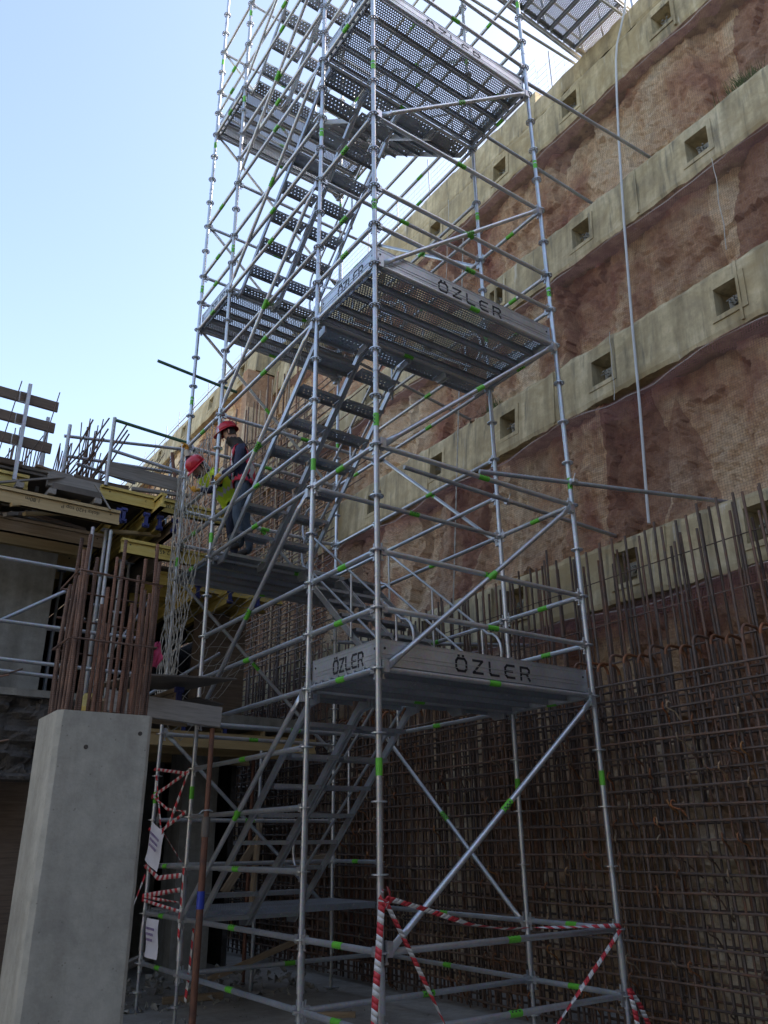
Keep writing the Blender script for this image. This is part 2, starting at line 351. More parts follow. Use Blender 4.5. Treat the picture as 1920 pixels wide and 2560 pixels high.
terb = MB(); terb.box((5.0, -300, -3.1), (300, Y0, 11.7)); tag(terb.obj('terrain', 'soil'), kind='structure')

shade_block_rear = MB(); shade_block_rear.box((-300, -300, -3.1), (5.0, -13, 11.7)); tag(shade_block_rear.obj('terrain', 'slab_concrete'), kind='structure')  # unseen pit side behind the camera, added to cut skylight on the lower parts
shade_block_left = MB(); shade_block_left.box((-300, -13, -3.1), (-24, 300, 11.7)); tag(shade_block_left.obj('terrain', 'slab_concrete'), kind='structure')  # unseen pit side far left, added to block low skylight
# loose clods lying on the beams
for z in (2.27, 5.43, 8.15):
    b = MB()
    for i in range(70):
        y = random.uniform(-2.5, 8); s = random.uniform(.015, .05); x = XW(z)+random.uniform(.08, .25); c = V((x, y, z+s*.6))
        vs = [c+V((random.gauss(0, 1), random.gauss(0, 1), random.gauss(0, .8))).normalized()*s for _ in range(6)]
        b.add(vs, [(0, 1, 2), (0, 2, 3), (0, 3, 4), (1, 2, 5), (2, 3, 5), (3, 4, 5), (0, 1, 4), (1, 4, 5)])
    tag(b.obj('fallen_clods', 'soil', wall), kind='stuff')
# tufts of dry grass on the beam
b = MB()
for yc, zc in ((-1.75, 8.17), (-1.6, 8.2), (3.4, 5.45)):
    for i in range(90):
        y = yc+random.gauss(0, .13); x = XW(zc)+random.uniform(.05, .2); h = random.uniform(.08, .3)
        p = V((x, y, zc)); q = p+V((-random.uniform(0, .1), random.gauss(0, .06), h)); s = V((0, .006, 0))
        b.add([p-s, p+s, q], [(0, 1, 2)])
tag(b.obj('grass', 'grass_clump'), 'dry grass tufts growing on the concrete anchor beam', 'grass', kind='stuff')

# fine red-brown debris netting hung over each strip of earth
def debris_net(z0, z1, label, seed, y0=-4.5, y1=11.5, sag=.0):
    b = MB(); ny = 150; nz = 22
    for i in range(ny+1):
        y = y0+(y1-y0)*i/ny
        for k in range(nz+1):
            t = k/nz; z = z0+(z1-z0)*t
            if k == nz: z += -.10*abs(sin(y*1.15+seed))**2*sag
            if k == 0: z += .05*sin(y*2+seed)
            x = XW(z)+.05-.10*sin(pi*t)*(.5+.5*noise.noise(V((y*.8, t*2, seed))))+.05*noise.noise(V((y*2.5, t*3, seed+4)))
            b.v.append((x, y, z))
    m = nz+1; b.f = [(i*m+k, i*m+k+1, (i+1)*m+k+1, (i+1)*m+k) for i in range(ny) for k in range(nz)]; b.m = [0]*len(b.f); b.smooth = [True]*len(b.f)
    o = b.obj('debris_net', 'debris_net'); tag(o, label, 'net', 'nets over the earth strips')
    f = MB(); kk = nz-5 if z1-z0 > 1 else 0
    for i in range(ny+1):
        hgt = .34+.22*noise.noise(V((b.v[i*m][1]*.9, seed, 3)))+.14*noise.noise(V((b.v[i*m][1]*5, seed, 8)))
        for j in range(5):
            q = b.v[i*m+nz]; zz = q[2]-hgt*j/4; f.v.append((XW(zz)+.0+.02*sin(j*2+q[1]*3)-.03*sin(j*.8), q[1], zz))
    f.f = [(i*5+j, i*5+j+1, (i+1)*5+j+1, (i+1)*5+j) for i in range(ny) for j in range(4)]; f.m = [0]*len(f.f); f.smooth = [True]*len(f.f); f.obj('folded_edge', 'debris_net_fold', o)
    c = MB(); c.tube([b.v[i*m+nz] for i in range(0, ny+1)], .008, 5); c.obj('edge_rope', 'rope_white', o)
for (z0, z1, s0) in ((1.45, 2.27, .2), (4.47, 5.43, 1.9), (7.23, 8.15, .1), (10.32, 11.2, 2.2)):
    for j in range(-1, 4):
        y = s0+j*3.1; jm = MB(); sh = M4(((1, 0, .085, XW(0)), (0, 1, 0, 0), (0, 0, 1, 0), (0, 0, 0, 1))); jm.box((-.022, y, z0+.03), (.02, y+.035, z1-.03), 0, sh); jm.obj('joint_fin', 'beam_concrete', wall)
debris_net(2.3, 4.46, 'red-brown debris net sagging below the second lowest anchor beam', 1., sag=1.5)
debris_net(5.5, 7.22, 'red-brown debris net covering earth strip between the two middle anchor beams', 2., sag=.6)
debris_net(8.2, 10.31, 'red-brown debris net covering the topmost earth strip under the top beam', 3., sag=.5)
debris_net(.9, 1.44, 'red-brown debris net below the lowest anchor beam behind rebar', 4., sag=1.)

# wire fence along the top of the wall
fence = empty('wire_fence', (5.4, 4, 11.9), 'thin wire mesh fence standing along the top edge of the earth wall', 'fence')
def fx(y): return 5.42 if y < Y1 else 4.95
def fz(y): return 11.78 if y < 2.2 else (12.15 if y < Y1 else 11.85)
for i in range(24):
    y = .6+i*1.25; cyl('post', (fx(y), y, fz(y)-.1), (fx(y)+random.gauss(0, .03), y+random.gauss(0, .03), fz(y)+1.15), .012, 'fence_wire', fence, 5)
b = MB()
for (ya, yb) in ((.4, 2.2), (2.2, Y1), (Y1, 30)):
    x = fx((ya+yb)/2); z = fz((ya+yb)/2)
    for k in range(6): b.tube([(x, ya, z+.15+.15*k), (x+.02, (ya+yb)/2, z+.13+.15*k), (x, yb, z+.15+.15*k)], .004, 3, cap=False)
    y = ya
    while y < yb: b.tube([(x, y, z), (x, y, z+.95)], .004, 3, cap=False); y += .22
b.obj('wire_mesh', 'fence_wire', fence)
cyl('top_tube', (4.95, Y1, 12.55), (4.95, 30, 12.55), .02, 'fence_wire', fence, 6)

# hose and ropes hanging down the wall
h = MB(); hp = [(5.15, -.14, 12.04), (5.12, -.08, 11.69), (5.09, .04, 11.32), (5.07, .15, 11.03), (5.04, .20, 10.68), (4.96, .25, 9.77), (4.89, .29, 8.89), (4.74, .33, 7.18), (4.59, .35, 5.41), (4.47, .35, 3.97), (4.35, .37, 2.58), (4.34, .38, 2.32)]
h.tube([V(a).lerp(V(b_), t/4) for a, b_ in zip(hp, hp[1:]) for t in range(4)]+[V(hp[-1])], .019, 8)
tag(h.obj('hanging_hose', 'hose_grey'), 'long pale grey hose hanging straight down the earth wall', 'hose')
h = MB(); P = [V((4.5-.02*i, 3.58+.02*i, 9.2-.4*i)) for i in range(21)]
for ph in (0, pi):
    pts = []
    for a, b_ in zip(P, P[1:]):
        for t in range(5):
            q = a.lerp(b_, t/5); an = q.z*60+ph; pts.append(q+V((cos(an), sin(an), 0))*.008)
    h.tube(pts, .007, 5)
tag(h.obj('twisted_rope', 'rope_white'), 'thin twisted white rope dangling behind the scaffold tower', 'rope')
for k, (y, z1, z0, lb) in enumerate(((.75, 5.45, 4.3, 'short pale cord hanging over the middle anchor beam'), (-1.15, 7.2, 5.6, 'thin cord hanging down the earth strip near the right edge'), (4.6, 11.2, 8.6, 'knotted cord hanging from the top beam left of the tower post'))):
    h = MB(); h.tube([(XW(z1-(z1-z0)*i/8)-.06, y+.012*sin(i*1.7+k), z1-(z1-z0)*i/8) for i in range(9)], .006, 5)
    tag(h.obj('loose_string', 'rope_white'), lb, 'string')
# ------------------------------------------------------------------ scaffold stair tower
tower = empty('scaffold_stair_tower', (W_/2, 2.38, -2.98), 'tall galvanised tube scaffold stair tower with zigzag steel flights and landings', 'scaffold')
YD, YE, YFR = A_, A_+B_, 2*A_+B_
ST = {'A': (0, 0), 'B': (W_, 0), 'C': (W_, YD), 'D': (0, YD), 'E': (0, YE), 'F': (0, YFR), 'G': (W_, YE), 'H': (W_, YFR)}
ZTOP = 14.2; RT = .0245
# rosette: hub, rim and spokes
b = MB(); N = 24
def ring(b, r0, r1, z0, z1, n=24):
    for j in range(n):
        a0, a1 = 2*pi*j/n, 2*pi*(j+1)/n
        q = [(r*cos(a), r*sin(a), z) for z in (z0, z1) for r in (r0, r1) for a in (a0, a1)]
        b.add(q, [(0, 2, 3, 1), (4, 5, 7, 6), (2, 6, 7, 3), (0, 1, 5, 4)])
ring(b, .0245, .034, -.006, .006, 16); ring(b, .050, .062, -.005, .005, 20)
for k in range(8):
    M = M4.Rotation(k*pi/4+pi/8, 4, 'Z'); b.box((.033, -.0085, -.0045), (.051, .0085, .0045), 0, M)
ROS = b.mesh('rosette', 'galv')
# green marking sleeve with dark lettering block
b = MB(); n = 12; L = .13; r = RT+.0018
for j in range(n):
    for k in range(7):
        a0, a1 = 2*pi*j/n, 2*pi*(j+1)/n; z0, z1 = L*k/7-L/2, L*(k+1)/7-L/2
        dark = (j in (8, 9, 10)) and 1 <= k <= 5
        b.add([(r*cos(a0), r*sin(a0), z0), (r*cos(a1), r*sin(a1), z0), (r*cos(a1), r*sin(a1), z1), (r*cos(a0), r*sin(a0), z1)], [(0, 1, 2, 3)], 1 if dark and (k+j) % 2 else 0, True)
SLV = b.mesh('marking_sleeve', ['green_tape', 'black_paint'])
def sleeve(parent, z, rot=0.):
    if random.random() < .14: return
    link('marking_sleeve', SLV, parent, WMX[parent.name] @ M4.Translation((0, 0, z)) @ M4.Rotation(rot, 4, 'Z'))
b = MB(); b.tube([(0, 0, 0), (0, 0, ZTOP+2.55)], RT, 14)
for k in range(8):
    z = 2.0*k+1.37; b.tube([(0, 0, z-.006), (0, 0, z+.006)], RT+.0035, 14); b.tube([(-.034, 0, z-.08), (.034, 0, z-.08)], .005, 6)
STD = b.mesh('standard', 'galv')
b = MB(); b.tube([(0, 0, -.13), (0, 0, .13)], .0315, 14); b.tube([(0, 0, .13), (0, 0, .16)], .03, 14, rs=[.0315, .0255])
COL = b.mesh('base_collar', 'galv')
b = MB(); b.tube([(0, 0, .01), (0, 0, .5)], .019, 10); b.box((-.075, -.075, 0), (.075, .075, .008)); ring(b, .02, .055, .18, .20, 12); b.box((-.09, -.008, .18), (.09, .008, .195))
JACK = b.mesh('base_jack', 'galv_worn')
STO = {}
for k, (x, y) in ST.items():
    o = link('standard', STD, tower, M4.Translation((x, y, -2.6))); STO[k] = o
    z = -2.5
    while z < ZTOP-.3:
        link('rosette', ROS, o, M4.Translation((x, y, z)) @ M4.Rotation(random.uniform(-.05, .05), 4, 'Z')); z += .5
    for z in (-.75, 2.25, 4.75, 6.75, 9.75, 11.75): sleeve(o, z+2.6, random.uniform(0, 6))
    link('base_collar', COL, o, M4.Translation((x, y, -2.25)))
    link('base_jack', JACK, o, M4.Translation((x, y, -2.975)))
# ledgers / guardrails
def ledger_mesh(L):
    k = ('led', round(L, 3))
    if k not in CACHE:
        b = MB(); b.tube([(0, 0, .075), (0, 0, L-.075)], RT, 12)
        for e in (0, 1):
            s = (lambda z: z) if e == 0 else (lambda z: L-z)
            z0, z1 = sorted((s(.028), s(.085)))
            b.box((-.019, -.034, z0), (.019, .032, z1))
            b.box((-.024, -.012, z0), (.024, .014, z1))
            z0, z1 = sorted((s(.040), s(.056))); b.box((-.004, -.075, z0), (.004, .072, z1))
            z0, z1 = sorted((s(.034), s(.064))); b.box((-.006, .066, z0), (.006, .080, z1))
        CACHE[k] = b.mesh('ledger', 'galv')
    return CACHE[k]
def led(p, q, z, name='ledger', slv=True):
    P = V((*ST[p], z)); Q = V((*ST[q], z)); L = (Q-P).length
    o = link(name, ledger_mesh(L), tower, frame(P, Q))
    if slv: sleeve(o, L/2+random.uniform(-.03, .03), random.choice((0., .6, -.5, 3.)))
    return o
fr = lambda z: name_of(z)
def name_of(z): return 'ledger' if abs(z % 2) < .01 else 'guardrail'
# front bay faces
for z in (-2.5, -2, 0, .5, 1, 2, 4, 4.5, 5, 6, 8, 8.5, 9, 10, 12, 12.5, 13):
    led('A', 'B', z, name_of(z))
for z in (-2.5, -2, 0, .5, 1, 2, 4, 4.5, 5, 6, 8, 8.5, 9, 10, 12, 12.5, 13):
    led('A', 'D', z, name_of(z)); led('B', 'C', z, name_of(z))
for z in (-2.5, 0, 2, 4, 6, 8, 10, 12): led('D', 'C', z, 'ledger')
# stair bay, left face
for z in (-2.5, -2, -1.5, -1, -.5, 0, .5, 1, 2, 2.5, 3, 4, 4.5, 5, 6, 6.5, 7, 8, 8.5, 9, 10, 10.5, 11, 12, 12.5, 13): led('D', 'E', z, name_of(z))
for z in (-2.5, -2, 0, 1, 2, 2.5, 3, 4, 4.5, 5, 6, 6.5, 7, 8, 8.5, 9, 10, 10.5, 11, 12, 12.5): led('C', 'G', z, name_of(z))
# rear bay
for z in (-2.5, -2, -1.5, 2, 2.5, 3, 4, 6, 6.5, 7, 8, 10, 10.5, 11, 12): led('E', 'F', z, name_of(z)); led('G', 'H', z, name_of(z))
for z in (-2.5, 0, 2, 4, 6, 8, 10, 12): led('E', 'G', z, 'ledger')
for z in (-2, -1.5, -1, 0, 2, 2.5, 3, 4, 6, 6.5, 7, 8, 10, 10.5, 11, 12): led('F', 'H', z, name_of(z))
# braces
def brace_mesh(L):
    k = ('br', round(L, 3))
    if k not in CACHE:
        b = MB(); R = RT*.98
        b.tube([(0, 0, .17), (0, 0, L-.17)], R, 12, cap=False)
        for e in (0, 1):
            s = (lambda z: z) if e == 0 else (lambda z: L-z)
            n = 12; rows = []
            for (z, kx, ky) in ((.17, 1, 1), (.12, .45, 1.2), (.0, .3, 1.28)): rows.append([(R*kx*cos(2*pi*j/n), R*ky*sin(2*pi*j/n), s(z)) for j in range(n)])
            b.add(sum(rows, []), [(i*n+j, i*n+(j+1) % n, (i+1)*n+(j+1) % n, (i+1)*n+j) for i in range(2) for j in range(n)]+[tuple(2*n+j for j in range(n))], 0, True)
        CACHE[k] = b.mesh('diagonal_brace', 'galv')
    return CACHE[k]
def brace(p, z0, q, z1, off):
    P = V((*ST[p], z0)); Q = V((*ST[q], z1)); h = (Q-P); h.z = 0; h.normalize(); P = P+h*.07+V(off); Q = Q-h*.07+V(off); P.z += .02; Q.z -= .05
    L = (Q-P).length; o = link('diagonal_brace', brace_mesh(L), tower, frame(P, Q)); sleeve(o, L*.5, random.uniform(0, 6))
    # pivot coupler heads
    for a, k in ((P, 0), (Q, 1)):
        b = MB(); b.box((-.028, -.028, -.05), (.028, .028, .05)); b.obj('coupler', 'galv', o, M4.Translation(a-h*(.02 if k == 0 else -.02)-V(off)*.5))
for z in (-2, 0, 2, 4, 6, 8, 10): brace('A', z, 'B', z+2, (0, -.035, 0))
for z in (-2, 0, 2, 4, 6, 8, 10): brace('E', z, 'D', z+2, (-.035, 0, 0))
for z in (0, 4, 8, 12): brace('G', z, 'C', z-2, (.035, 0, 0))
for z in (0, 2, 4, 6, 8, 10, 12): brace('F', z, 'H', z-2, (0, .035, 0))

# decks -----------------------------------------------------------------
def perf(b, x0, x1, y0, y1, pitch, r, zz, stagger=True, th=0., prob=1.):
    """plate with real punched holes: rows of cells with an octagonal opening, solid margins"""
    nx = int((x1-x0)/pitch); ny = int((y1-y0)/pitch); dx = (x1-x0)/nx; dy = (y1-y0)/ny
    for j in range(ny):
        ya, yb = y0+j*dy, y0+(j+1)*dy; sh = dx/2 if (stagger and j % 2) else 0.
        xs = x0
        if sh:
            b.add([(x0, ya, zz), (x0+sh, ya, zz), (x0+sh, yb, zz), (x0, yb, zz)], [(0, 1, 2, 3)]); b.add([(x1-sh, ya, zz), (x1, ya, zz), (x1, yb, zz), (x1-sh, yb, zz)], [(0, 1, 2, 3)])
        for i in range(nx-(1 if sh else 0)):
            xa = x0+sh+i*dx; xb = xa+dx; cx, cy = (xa+xb)/2, (ya+yb)/2
            if random.random() > prob: b.add([(xa, ya, zz), (xb, ya, zz), (xb, yb, zz), (xa, yb, zz)], [(0, 1, 2, 3)]); continue
            o = [(xb, cy), (xb, yb), (cx, yb), (xa, yb), (xa, cy), (xa, ya), (cx, ya), (xb, ya)]
            h = [(cx+r*cos(k*pi/4), cy+r*sin(k*pi/4)) for k in range(8)]
            b.add([(p[0], p[1], zz) for p in o]+[(p[0], p[1], zz) for p in h], [(k, (k+1) % 8, 8+(k+1) % 8, 8+k) for k in range(8)])
def quad(b, p): b.add(p, [(0, 1, 2, 3)])
def plank_mesh(L, W, seed=0, pitch=.0305, r=.0088):
    b = MB(); zt = .055; m = .05; e = .002
    perf(b, m, L-m, e+.018, W-e-.018, pitch, r, zt)
    for (xa, xb, ya, yb) in ((0, m, 0, W), (L-m, L, 0, W), (m, L-m, 0, e+.018), (m, L-m, W-e-.018, W)): quad(b, [(xa, ya, zt), (xb, ya, zt), (xb, yb, zt), (xa, yb, zt)])
    for y in (0, W-.004): b.box((.004, y, -.012), (L-.004, y+.004, zt-.0005))
    for y in (.004, W-.004-.014): b.box((.004, y, -.012), (L-.004, y+.014, -.009))
    for x in (.001, L-.005): b.box((x, .005, -.02), (x+.004, W-.005, zt-.001))
    for k in range(2):                                  # claws over the ledger
        for y in (.05, W-.09):
            x0, x1 = ((-.045, .0) if k == 0 else (L, L+.045)); b.box((x0, y, .030), (x1, y+.035, .042))
            x0, x1 = ((-.052, -.044) if k == 0 else (L+.044, L+.052)); b.box((x0, y, -.002), (x1, y+.035, .042))
    return b.mesh('deck_plank', 'galv_deck')
NPL = 4; PW = (A_-.07)/NPL
PLK = plank_mesh(W_-.10, PW-.006)
def deck(y0, z):
    for k in range(NPL):
        link('deck_plank', PLK, tower, M4.Translation((.05, y0+.035+k*PW, z+.004)))
for z in (0, 4, 8, 12): deck(0, z)
for z in (-2, 2, 6, 10): deck(YE, z)

# toe boards with the cut-out lettering ---------------------------------------
GL = {  # strokes on a 1 x 1 cell
 'O': [[(.05, .2), (.05, .62), (.2, .78), (.75, .78), (.9, .62), (.9, .2), (.75, .04), (.2, .04), (.05, .2)], [(.25, .95), (.32, .95)], [(.62, .95), (.69, .95)]],
 'Z': [[(.08, .78), (.88, .78), (.08, .04), (.88, .04)]],
 'L': [[(.1, .80), (.1, .2), (.2, .04), (.88, .04)]],
 'E': [[(.9, .78), (.25, .78), (.07, .62), (.07, .2), (.25, .04), (.9, .04)], [(.07, .42), (.72, .42)]],
 'R': [[(.1, .0), (.1, .78), (.72, .78), (.88, .66), (.88, .52), (.72, .40), (.1, .40)], [(.6, .40), (.9, .0)]]}
def stroke_text(b, word, h, adv, wd, th, map3):
    for i, ch in enumerate(word):
        for pl in GL[ch]:
            for a, c in zip(pl, pl[1:]):
                p = V((i*adv+a[0]*wd, a[1]*h)); q = V((i*adv+c[0]*wd, c[1]*h)); d = (q-p).normalized(); n_ = V((-d.y, d.x))*th/2; p = p-d*th*.35; q = q+d*th*.35
                vs = [p+n_, q+n_, q-n_, p-n_]
                b.add([map3(v.x, v.y, 0) for v in vs]+[map3(v.x, v.y, .0022) for v in vs], [(4, 5, 6, 7), (0, 1, 5, 4), (1, 2, 6, 5), (2, 3, 7, 6), (3, 0, 4, 7)])
def toe_board(P, Q, out, text=None, h=.205):
    """board from P to Q (bottom edge); out = unit vector to the outside"""
    P, Q, out = V(P), V(Q), V(out); L = (Q-P).length; d = (Q-P).normalized(); up = V((0, 0, 1))
    M = M4(((d.x, out.x, up.x, P.x), (d.y, out.y, up.y, P.y), (d.z, out.z, up.z, P.z), (0, 0, 0, 1)))
    b = MB(); b.box((0, -.003, 0), (L, 0, h)); b.box((0.0005, -.018, h), (L-.0005, .0045, h+.004)); b.box((.0005, -.018, h-.012), (L-.0005, -.0145, h-.0005)); b.box((0.0005, -.003, -.008), (L-.0005, .010, -.0005))
    for z in (.055, .088): b.box((.01, .0004, z), (L-.01, .0036, z+.0045))
    b.box((.01, .0002, h-.03), (L-.01, .003, h-.018))
    for x in (.055, L-.055): b.tube([(x, .0, .135), (x, .004, .135)], .011, 10, 1)
    o = b.obj('toe_board', ['galv', 'black_paint'], tower, M)
    if text:
        x0, hh, adv, wd, th = text
        for i, ch in enumerate('OZLER'):
            t = MB(); stroke_text(t, ch, hh, adv, wd, th, lambda u, v, w_: M @ V((x0+i*adv+u, .0006+w_, .028+v))); t.obj('letter', 'black_paint', o)
    return o
for z in (0, 4, 8, 12):
    toe_board((.03, .028, z+.045), (W_-.03, .028, z+.045), (0, -1, 0), (.80, .145, .19, .135, .021))
    toe_board((.028, A_-.03, z+.045), (.028, .032, z+.045), (-1, 0, 0), (.36, .145, .098, .086, .019))
    toe_board((W_-.028, .032, z+.045), (W_-.028, A_-.03, z+.045), (1, 0, 0))
for z in (6, 10):
    toe_board((.028, YFR-.03, z+.045), (.028, YE+.03, z+.045), (-1, 0, 0), (.36, .145, .098, .086, .019))
    toe_board((W_-.03, YFR-.028, z+.045), (.03, YFR-.028, z+.045), (0, 1, 0))

# stair flights ---------------------------------------------------------------
RUN, RISE = B_, 2.0
def stringers():
    b = MB()
    for x in (0, .55, .585, 1.135):
        pts = [(0, -.03), (.16, -.03), (.26, .06), (2.30, 1.88), (2.36, 1.93), (2.51, 1.95)]; hh = .055; vs = []
        for (s_, z) in pts: vs += [(x-.013, s_, z-hh), (x+.013, s_, z-hh), (x+.013, s_, z+hh*.7), (x-.013, s_, z+hh*.7)]
        fs = []
        for k in range(len(pts)-1):
            for j in range(4): fs.append((k*4+j, k*4+(j+1) % 4, (k+1)*4+(j+1) % 4, (k+1)*4+j))
        fs += [(0, 3, 2, 1), tuple(len(vs)-4+j for j in range(4))]; b.add(vs, fs)
    return b.mesh('stair_flight', 'galv')
def tread_mesh(W, D, name, pitch=.05, r=.0085):
    b = MB(); perf(b, .02, W-.02, .02, D-.02, pitch, r, 0, prob=.95)
    for (xa, xb, ya, yb) in ((0, .02, 0, D), (W-.02, W, 0, D), (.02, W-.02, 0, .02), (.02, W-.02, D-.02, D)): quad(b, [(xa, ya, 0), (xb, ya, 0), (xb, yb, 0), (xa, yb, 0)])
    for y in (0, D-.003): b.box((0.001, y, -.04), (W-.001, y+.003, -.0005))
    return b.mesh(name, 'galv_deck')
STR = stringers(); TRD = tread_mesh(.52, .215, 'tread'); PLT = tread_mesh(.52, .25, 'head_plate', .045)
def rail_mesh(x):
    b = MB(); lo = [(x, .22+t*2.0, .40+t*2.0*RISE/RUN) for t in (0, .5, 1.)]; hi = [(x, .22+t*2.0, .88+t*2.0*RISE/RUN) for t in (1., .5, 0)]
    c = V((x, .22, .64)); arc = [c+V((0, -.20*sin(a), .24*cos(a))) for a in [pi*k/8 for k in range(1, 8)]]
    c2 = V((x, 2.22, .64+2*RISE/RUN)); arc2 = [c2+V((0, .18*sin(a), -.24*cos(a))) for a in [pi*k/8 for k in range(1, 8)]]
    b.tube(lo+arc2+hi+arc, .016, 8)
    for s_ in (.32, 1.2, 2.12): b.tube([(x, s_, s_*RISE/RUN-.07), (x, s_, .72+s_*RISE/RUN)], .014, 8)
    return b.mesh('handrail', 'galv')
RL1, RL2 = rail_mesh(1.17), rail_mesh(-.035)
def flight(z, left):
    M = (M4.Translation((.115, YE, z+.0)) @ M4.Scale(-1, 4, (0, 1, 0))) if left else (M4.Translation((W_-.115, YD, z)) @ M4.Scale(-1, 4, (1, 0, 0)))
    o = link('stair_flight', STR, tower, M)
    for lx in (.015, .60):
        for k in range(1, 8): link('tread', TRD, o, M @ M4.Translation((lx, .314*k-.09, .25*k)))
        link('head_plate', PLT, o, M @ M4.Translation((lx, .0, .02))); link('head_plate', PLT, o, M @ M4.Translation((lx, 2.25, 1.985)))
    link('handrail', RL1, o, M)
    if not left: link('handrail', RL2, o, M)
for z in (-2, 2, 6, 10): flight(z, True)
for z in (0, 4, 8, 12): flight(z, False)

# tie tubes clamped between tower and wall
def tie(p, q, clampP, up=True):
    o = cyl('tie_tube', p, q, .0242, 'galv_worn', tower, 12); c = V(clampP)
    b = MB(); d = (V(q)-V(p)).normalized(); b.tube([c-d*.03, c+d*.03], .036, 12); b.box((c.x-.03, c.y-.05, c.z-.02), (c.x+.03, c.y+.01, c.z+.02)); b.tube([c+V((0, -.02, .03)), c+V((.0, -.05, .085))], .006, 6); b.obj('tube_clamp', 'galv', o)
tie((1.5, .30, 2.25), (4.52, -.57, 2.31), (W_, -.04, 2.26))
tie((.98, .90, 2.40), (4.60, .98, 2.36), (W_, .95, 2.38))
tie((1.3, .16, 8.40), (5.0, -.12, 8.24), (W_, .045, 8.34))
tie((1.2, 1.10, 8.45), (5.0, 1.02, 8.24), (W_, 1.08, 8.38))
tie((1.6, 3.2, 1.05), (4.5, 2.6, 1.25), (W_, 2.95, 1.12))
tie((1.9, YE-.06, 5.6), (4.9, YE+.3, 5.5), (W_, YE-.04, 5.58))
tie((1.9, YD+.06, 11.4), (5.5, YD+.1, 11.9), (W_, YD+.05, 11.5))
tie((1.9, .05, 11.35), (5.5, .1, 11.9), (W_, .045, 11.45))
# stray tube crossing the far left post
cyl('stray_tube', (-.55, YFR+.06, 5.28), (.72, YFR+.06, 5.17), .0242, 'green_pipe', tower, 10)

# access bridge from the tower top to the top of the wall
bridge = empty('access_bridge', (3.9, .56, 11.8), 'perforated plank bridge high up between the tower and wall top', 'bridge')
BPL = plank_mesh(A_-.06, .31, 1, .031, .0095)
Rz = M4.Rotation(pi/2, 4, 'Z')
for k in range(9):
    x = W_+.10+k*.325
    link('deck_plank', BPL, bridge, M4.Translation((x+.31, .03, 12.004)) @ Rz)
for y in (0.0, A_): cyl('bearer_tube', (W_+.03, y, 11.975), (5.55, y, 11.975), .0242, 'galv', bridge, 10)
for y in (0.0, A_):
    for z in (12.5, 13.0): cyl('guardrail', (W_+.03, y, z), (5.5, y, z), .0242, 'galv', bridge, 10)
    for x in (3.5, 4.5, 5.5): cyl('post', (x, y, 11.95), (x, y, 13.1), .0242, 'galv', bridge, 10)
    for x in (W_+.12, 4.0): MB().box((x, y-.012, 11.86), (x+1.35, y+.012, 11.90)).obj('truss_plate', 'galv_deck', bridge)
# ------------------------------------------------------------------ reinforcement cage in front of the wall
cage = empty('rebar_cage', (3.2, 3, -2.98), 'dense rusty reinforcement cage of a new wall standing right behind the tower', 'rebar')
X1, X2 = 3.02, 3.34
def ubar_mesh(h, w_, r=.0145):
    b = MB(); k = .10
    pts = [(0, 0, 0), (0, 0, h-k)]+[(k-k*cos(a), 0, h-k+k*sin(a)) for a in [pi/2*j/5 for j in range(1, 6)]]+[(w_-k+k*sin(a), 0, h-k+k*cos(a)) for a in [pi/2*j/5 for j in range(1, 6)]]+[(w_, 0, h-.9)]
    b.tube(pts[:2], r, 7); b.tube(pts[1:-1], r, 7, 1); b.tube(pts[-2:], r, 7); return b.mesh('u_bar', ['rebar', 'rebar_top' if w_ > .31 else 'rebar_rusty'])
UB = [ubar_mesh(3.42+d, w_) for d, w_ in ((0, .32), (.03, .30), (-.03, .34))]
for k in range(3): pass
y = -2.5; i = 0
while y < 9.5:
    link('u_bar', UB[i % 3], cage, M4.Translation((X1+random.gauss(0, .006), y+random.gauss(0, .012), -2.95)) @ M4.Rotation(random.gauss(0, .05), 4, 'Z') @ M4.Rotation(random.gauss(0, .004), 4, 'X'))
    y += .165; i += 1
y = -2.45; i = 0
while y < 9.5:
    x = X2+random.gauss(0, .01); yy = y+random.gauss(0, .018); h = 1.84+random.gauss(0, .03)
    cyl('vertical_bar', (x, yy, -2.95), (x+random.gauss(0, .02), yy+random.gauss(0, .03), h), .0145, 'rebar', cage, 7)
    if i % 2: cyl('vertical_bar', (x-.01, yy+.03, -.9), (x-.01+random.gauss(0, .02), yy+.035+random.gauss(0, .02), h-random.uniform(.02, .3)), .0145, 'rebar', cage, 7)
    y += .165; i += 1
y = -2.40
while y < 7:
    cyl('vertical_bar', (X1+.03, y+random.gauss(0, .015), -2.95), (X1+.03+random.gauss(0, .008), y+random.gauss(0, .015), .02+random.uniform(-.1, .08)), .0125, 'rebar', cage, 6); y += .165
y = -2.36
while y < 6:
    cyl('vertical_bar', (X2+.07, y+random.gauss(0, .02), -1.0), (X2+.08+random.gauss(0, .02), y+random.gauss(0, .03), 1.72+random.gauss(0, .12)), .0145, 'rebar', cage, 7); y += .19
z = -2.88; i = 0
while z < .30:
    for xx in (X1-.022, X2-.024):
        pts = []; ph = random.uniform(0, 6)
        b = MB(); b.tube([(xx+.008*sin(t*.9+ph), -2.6+t*1.2, z+.014*sin(t*1.3+ph*2)) for t in range(11)], .0125, 6); b.obj('horizontal_bar', 'rebar', cage)
    z += .145; i += 1
for z, r in ((.46, .010), (.90, .007), (1.40, .006)):
    b = MB(); b.tube([(X2-.02+.01*sin(t), -2.6+t*1.2, z+.02*sin(t*1.1)) for t in range(11)], r, 6); b.obj('horizontal_bar', 'rebar', cage)
def tie_mesh(L, mat):
    b = MB(); b.tube([(0, 0, .03), (-.02, 0, .045), (-.04, 0, .03), (-.045, 0, 0), (-.03, .0, -.02), (L*.15, -.02, -L*.2), (L*.5, -.04, -L*.8)], .0078, 6); return b.mesh('hook_tie', mat)
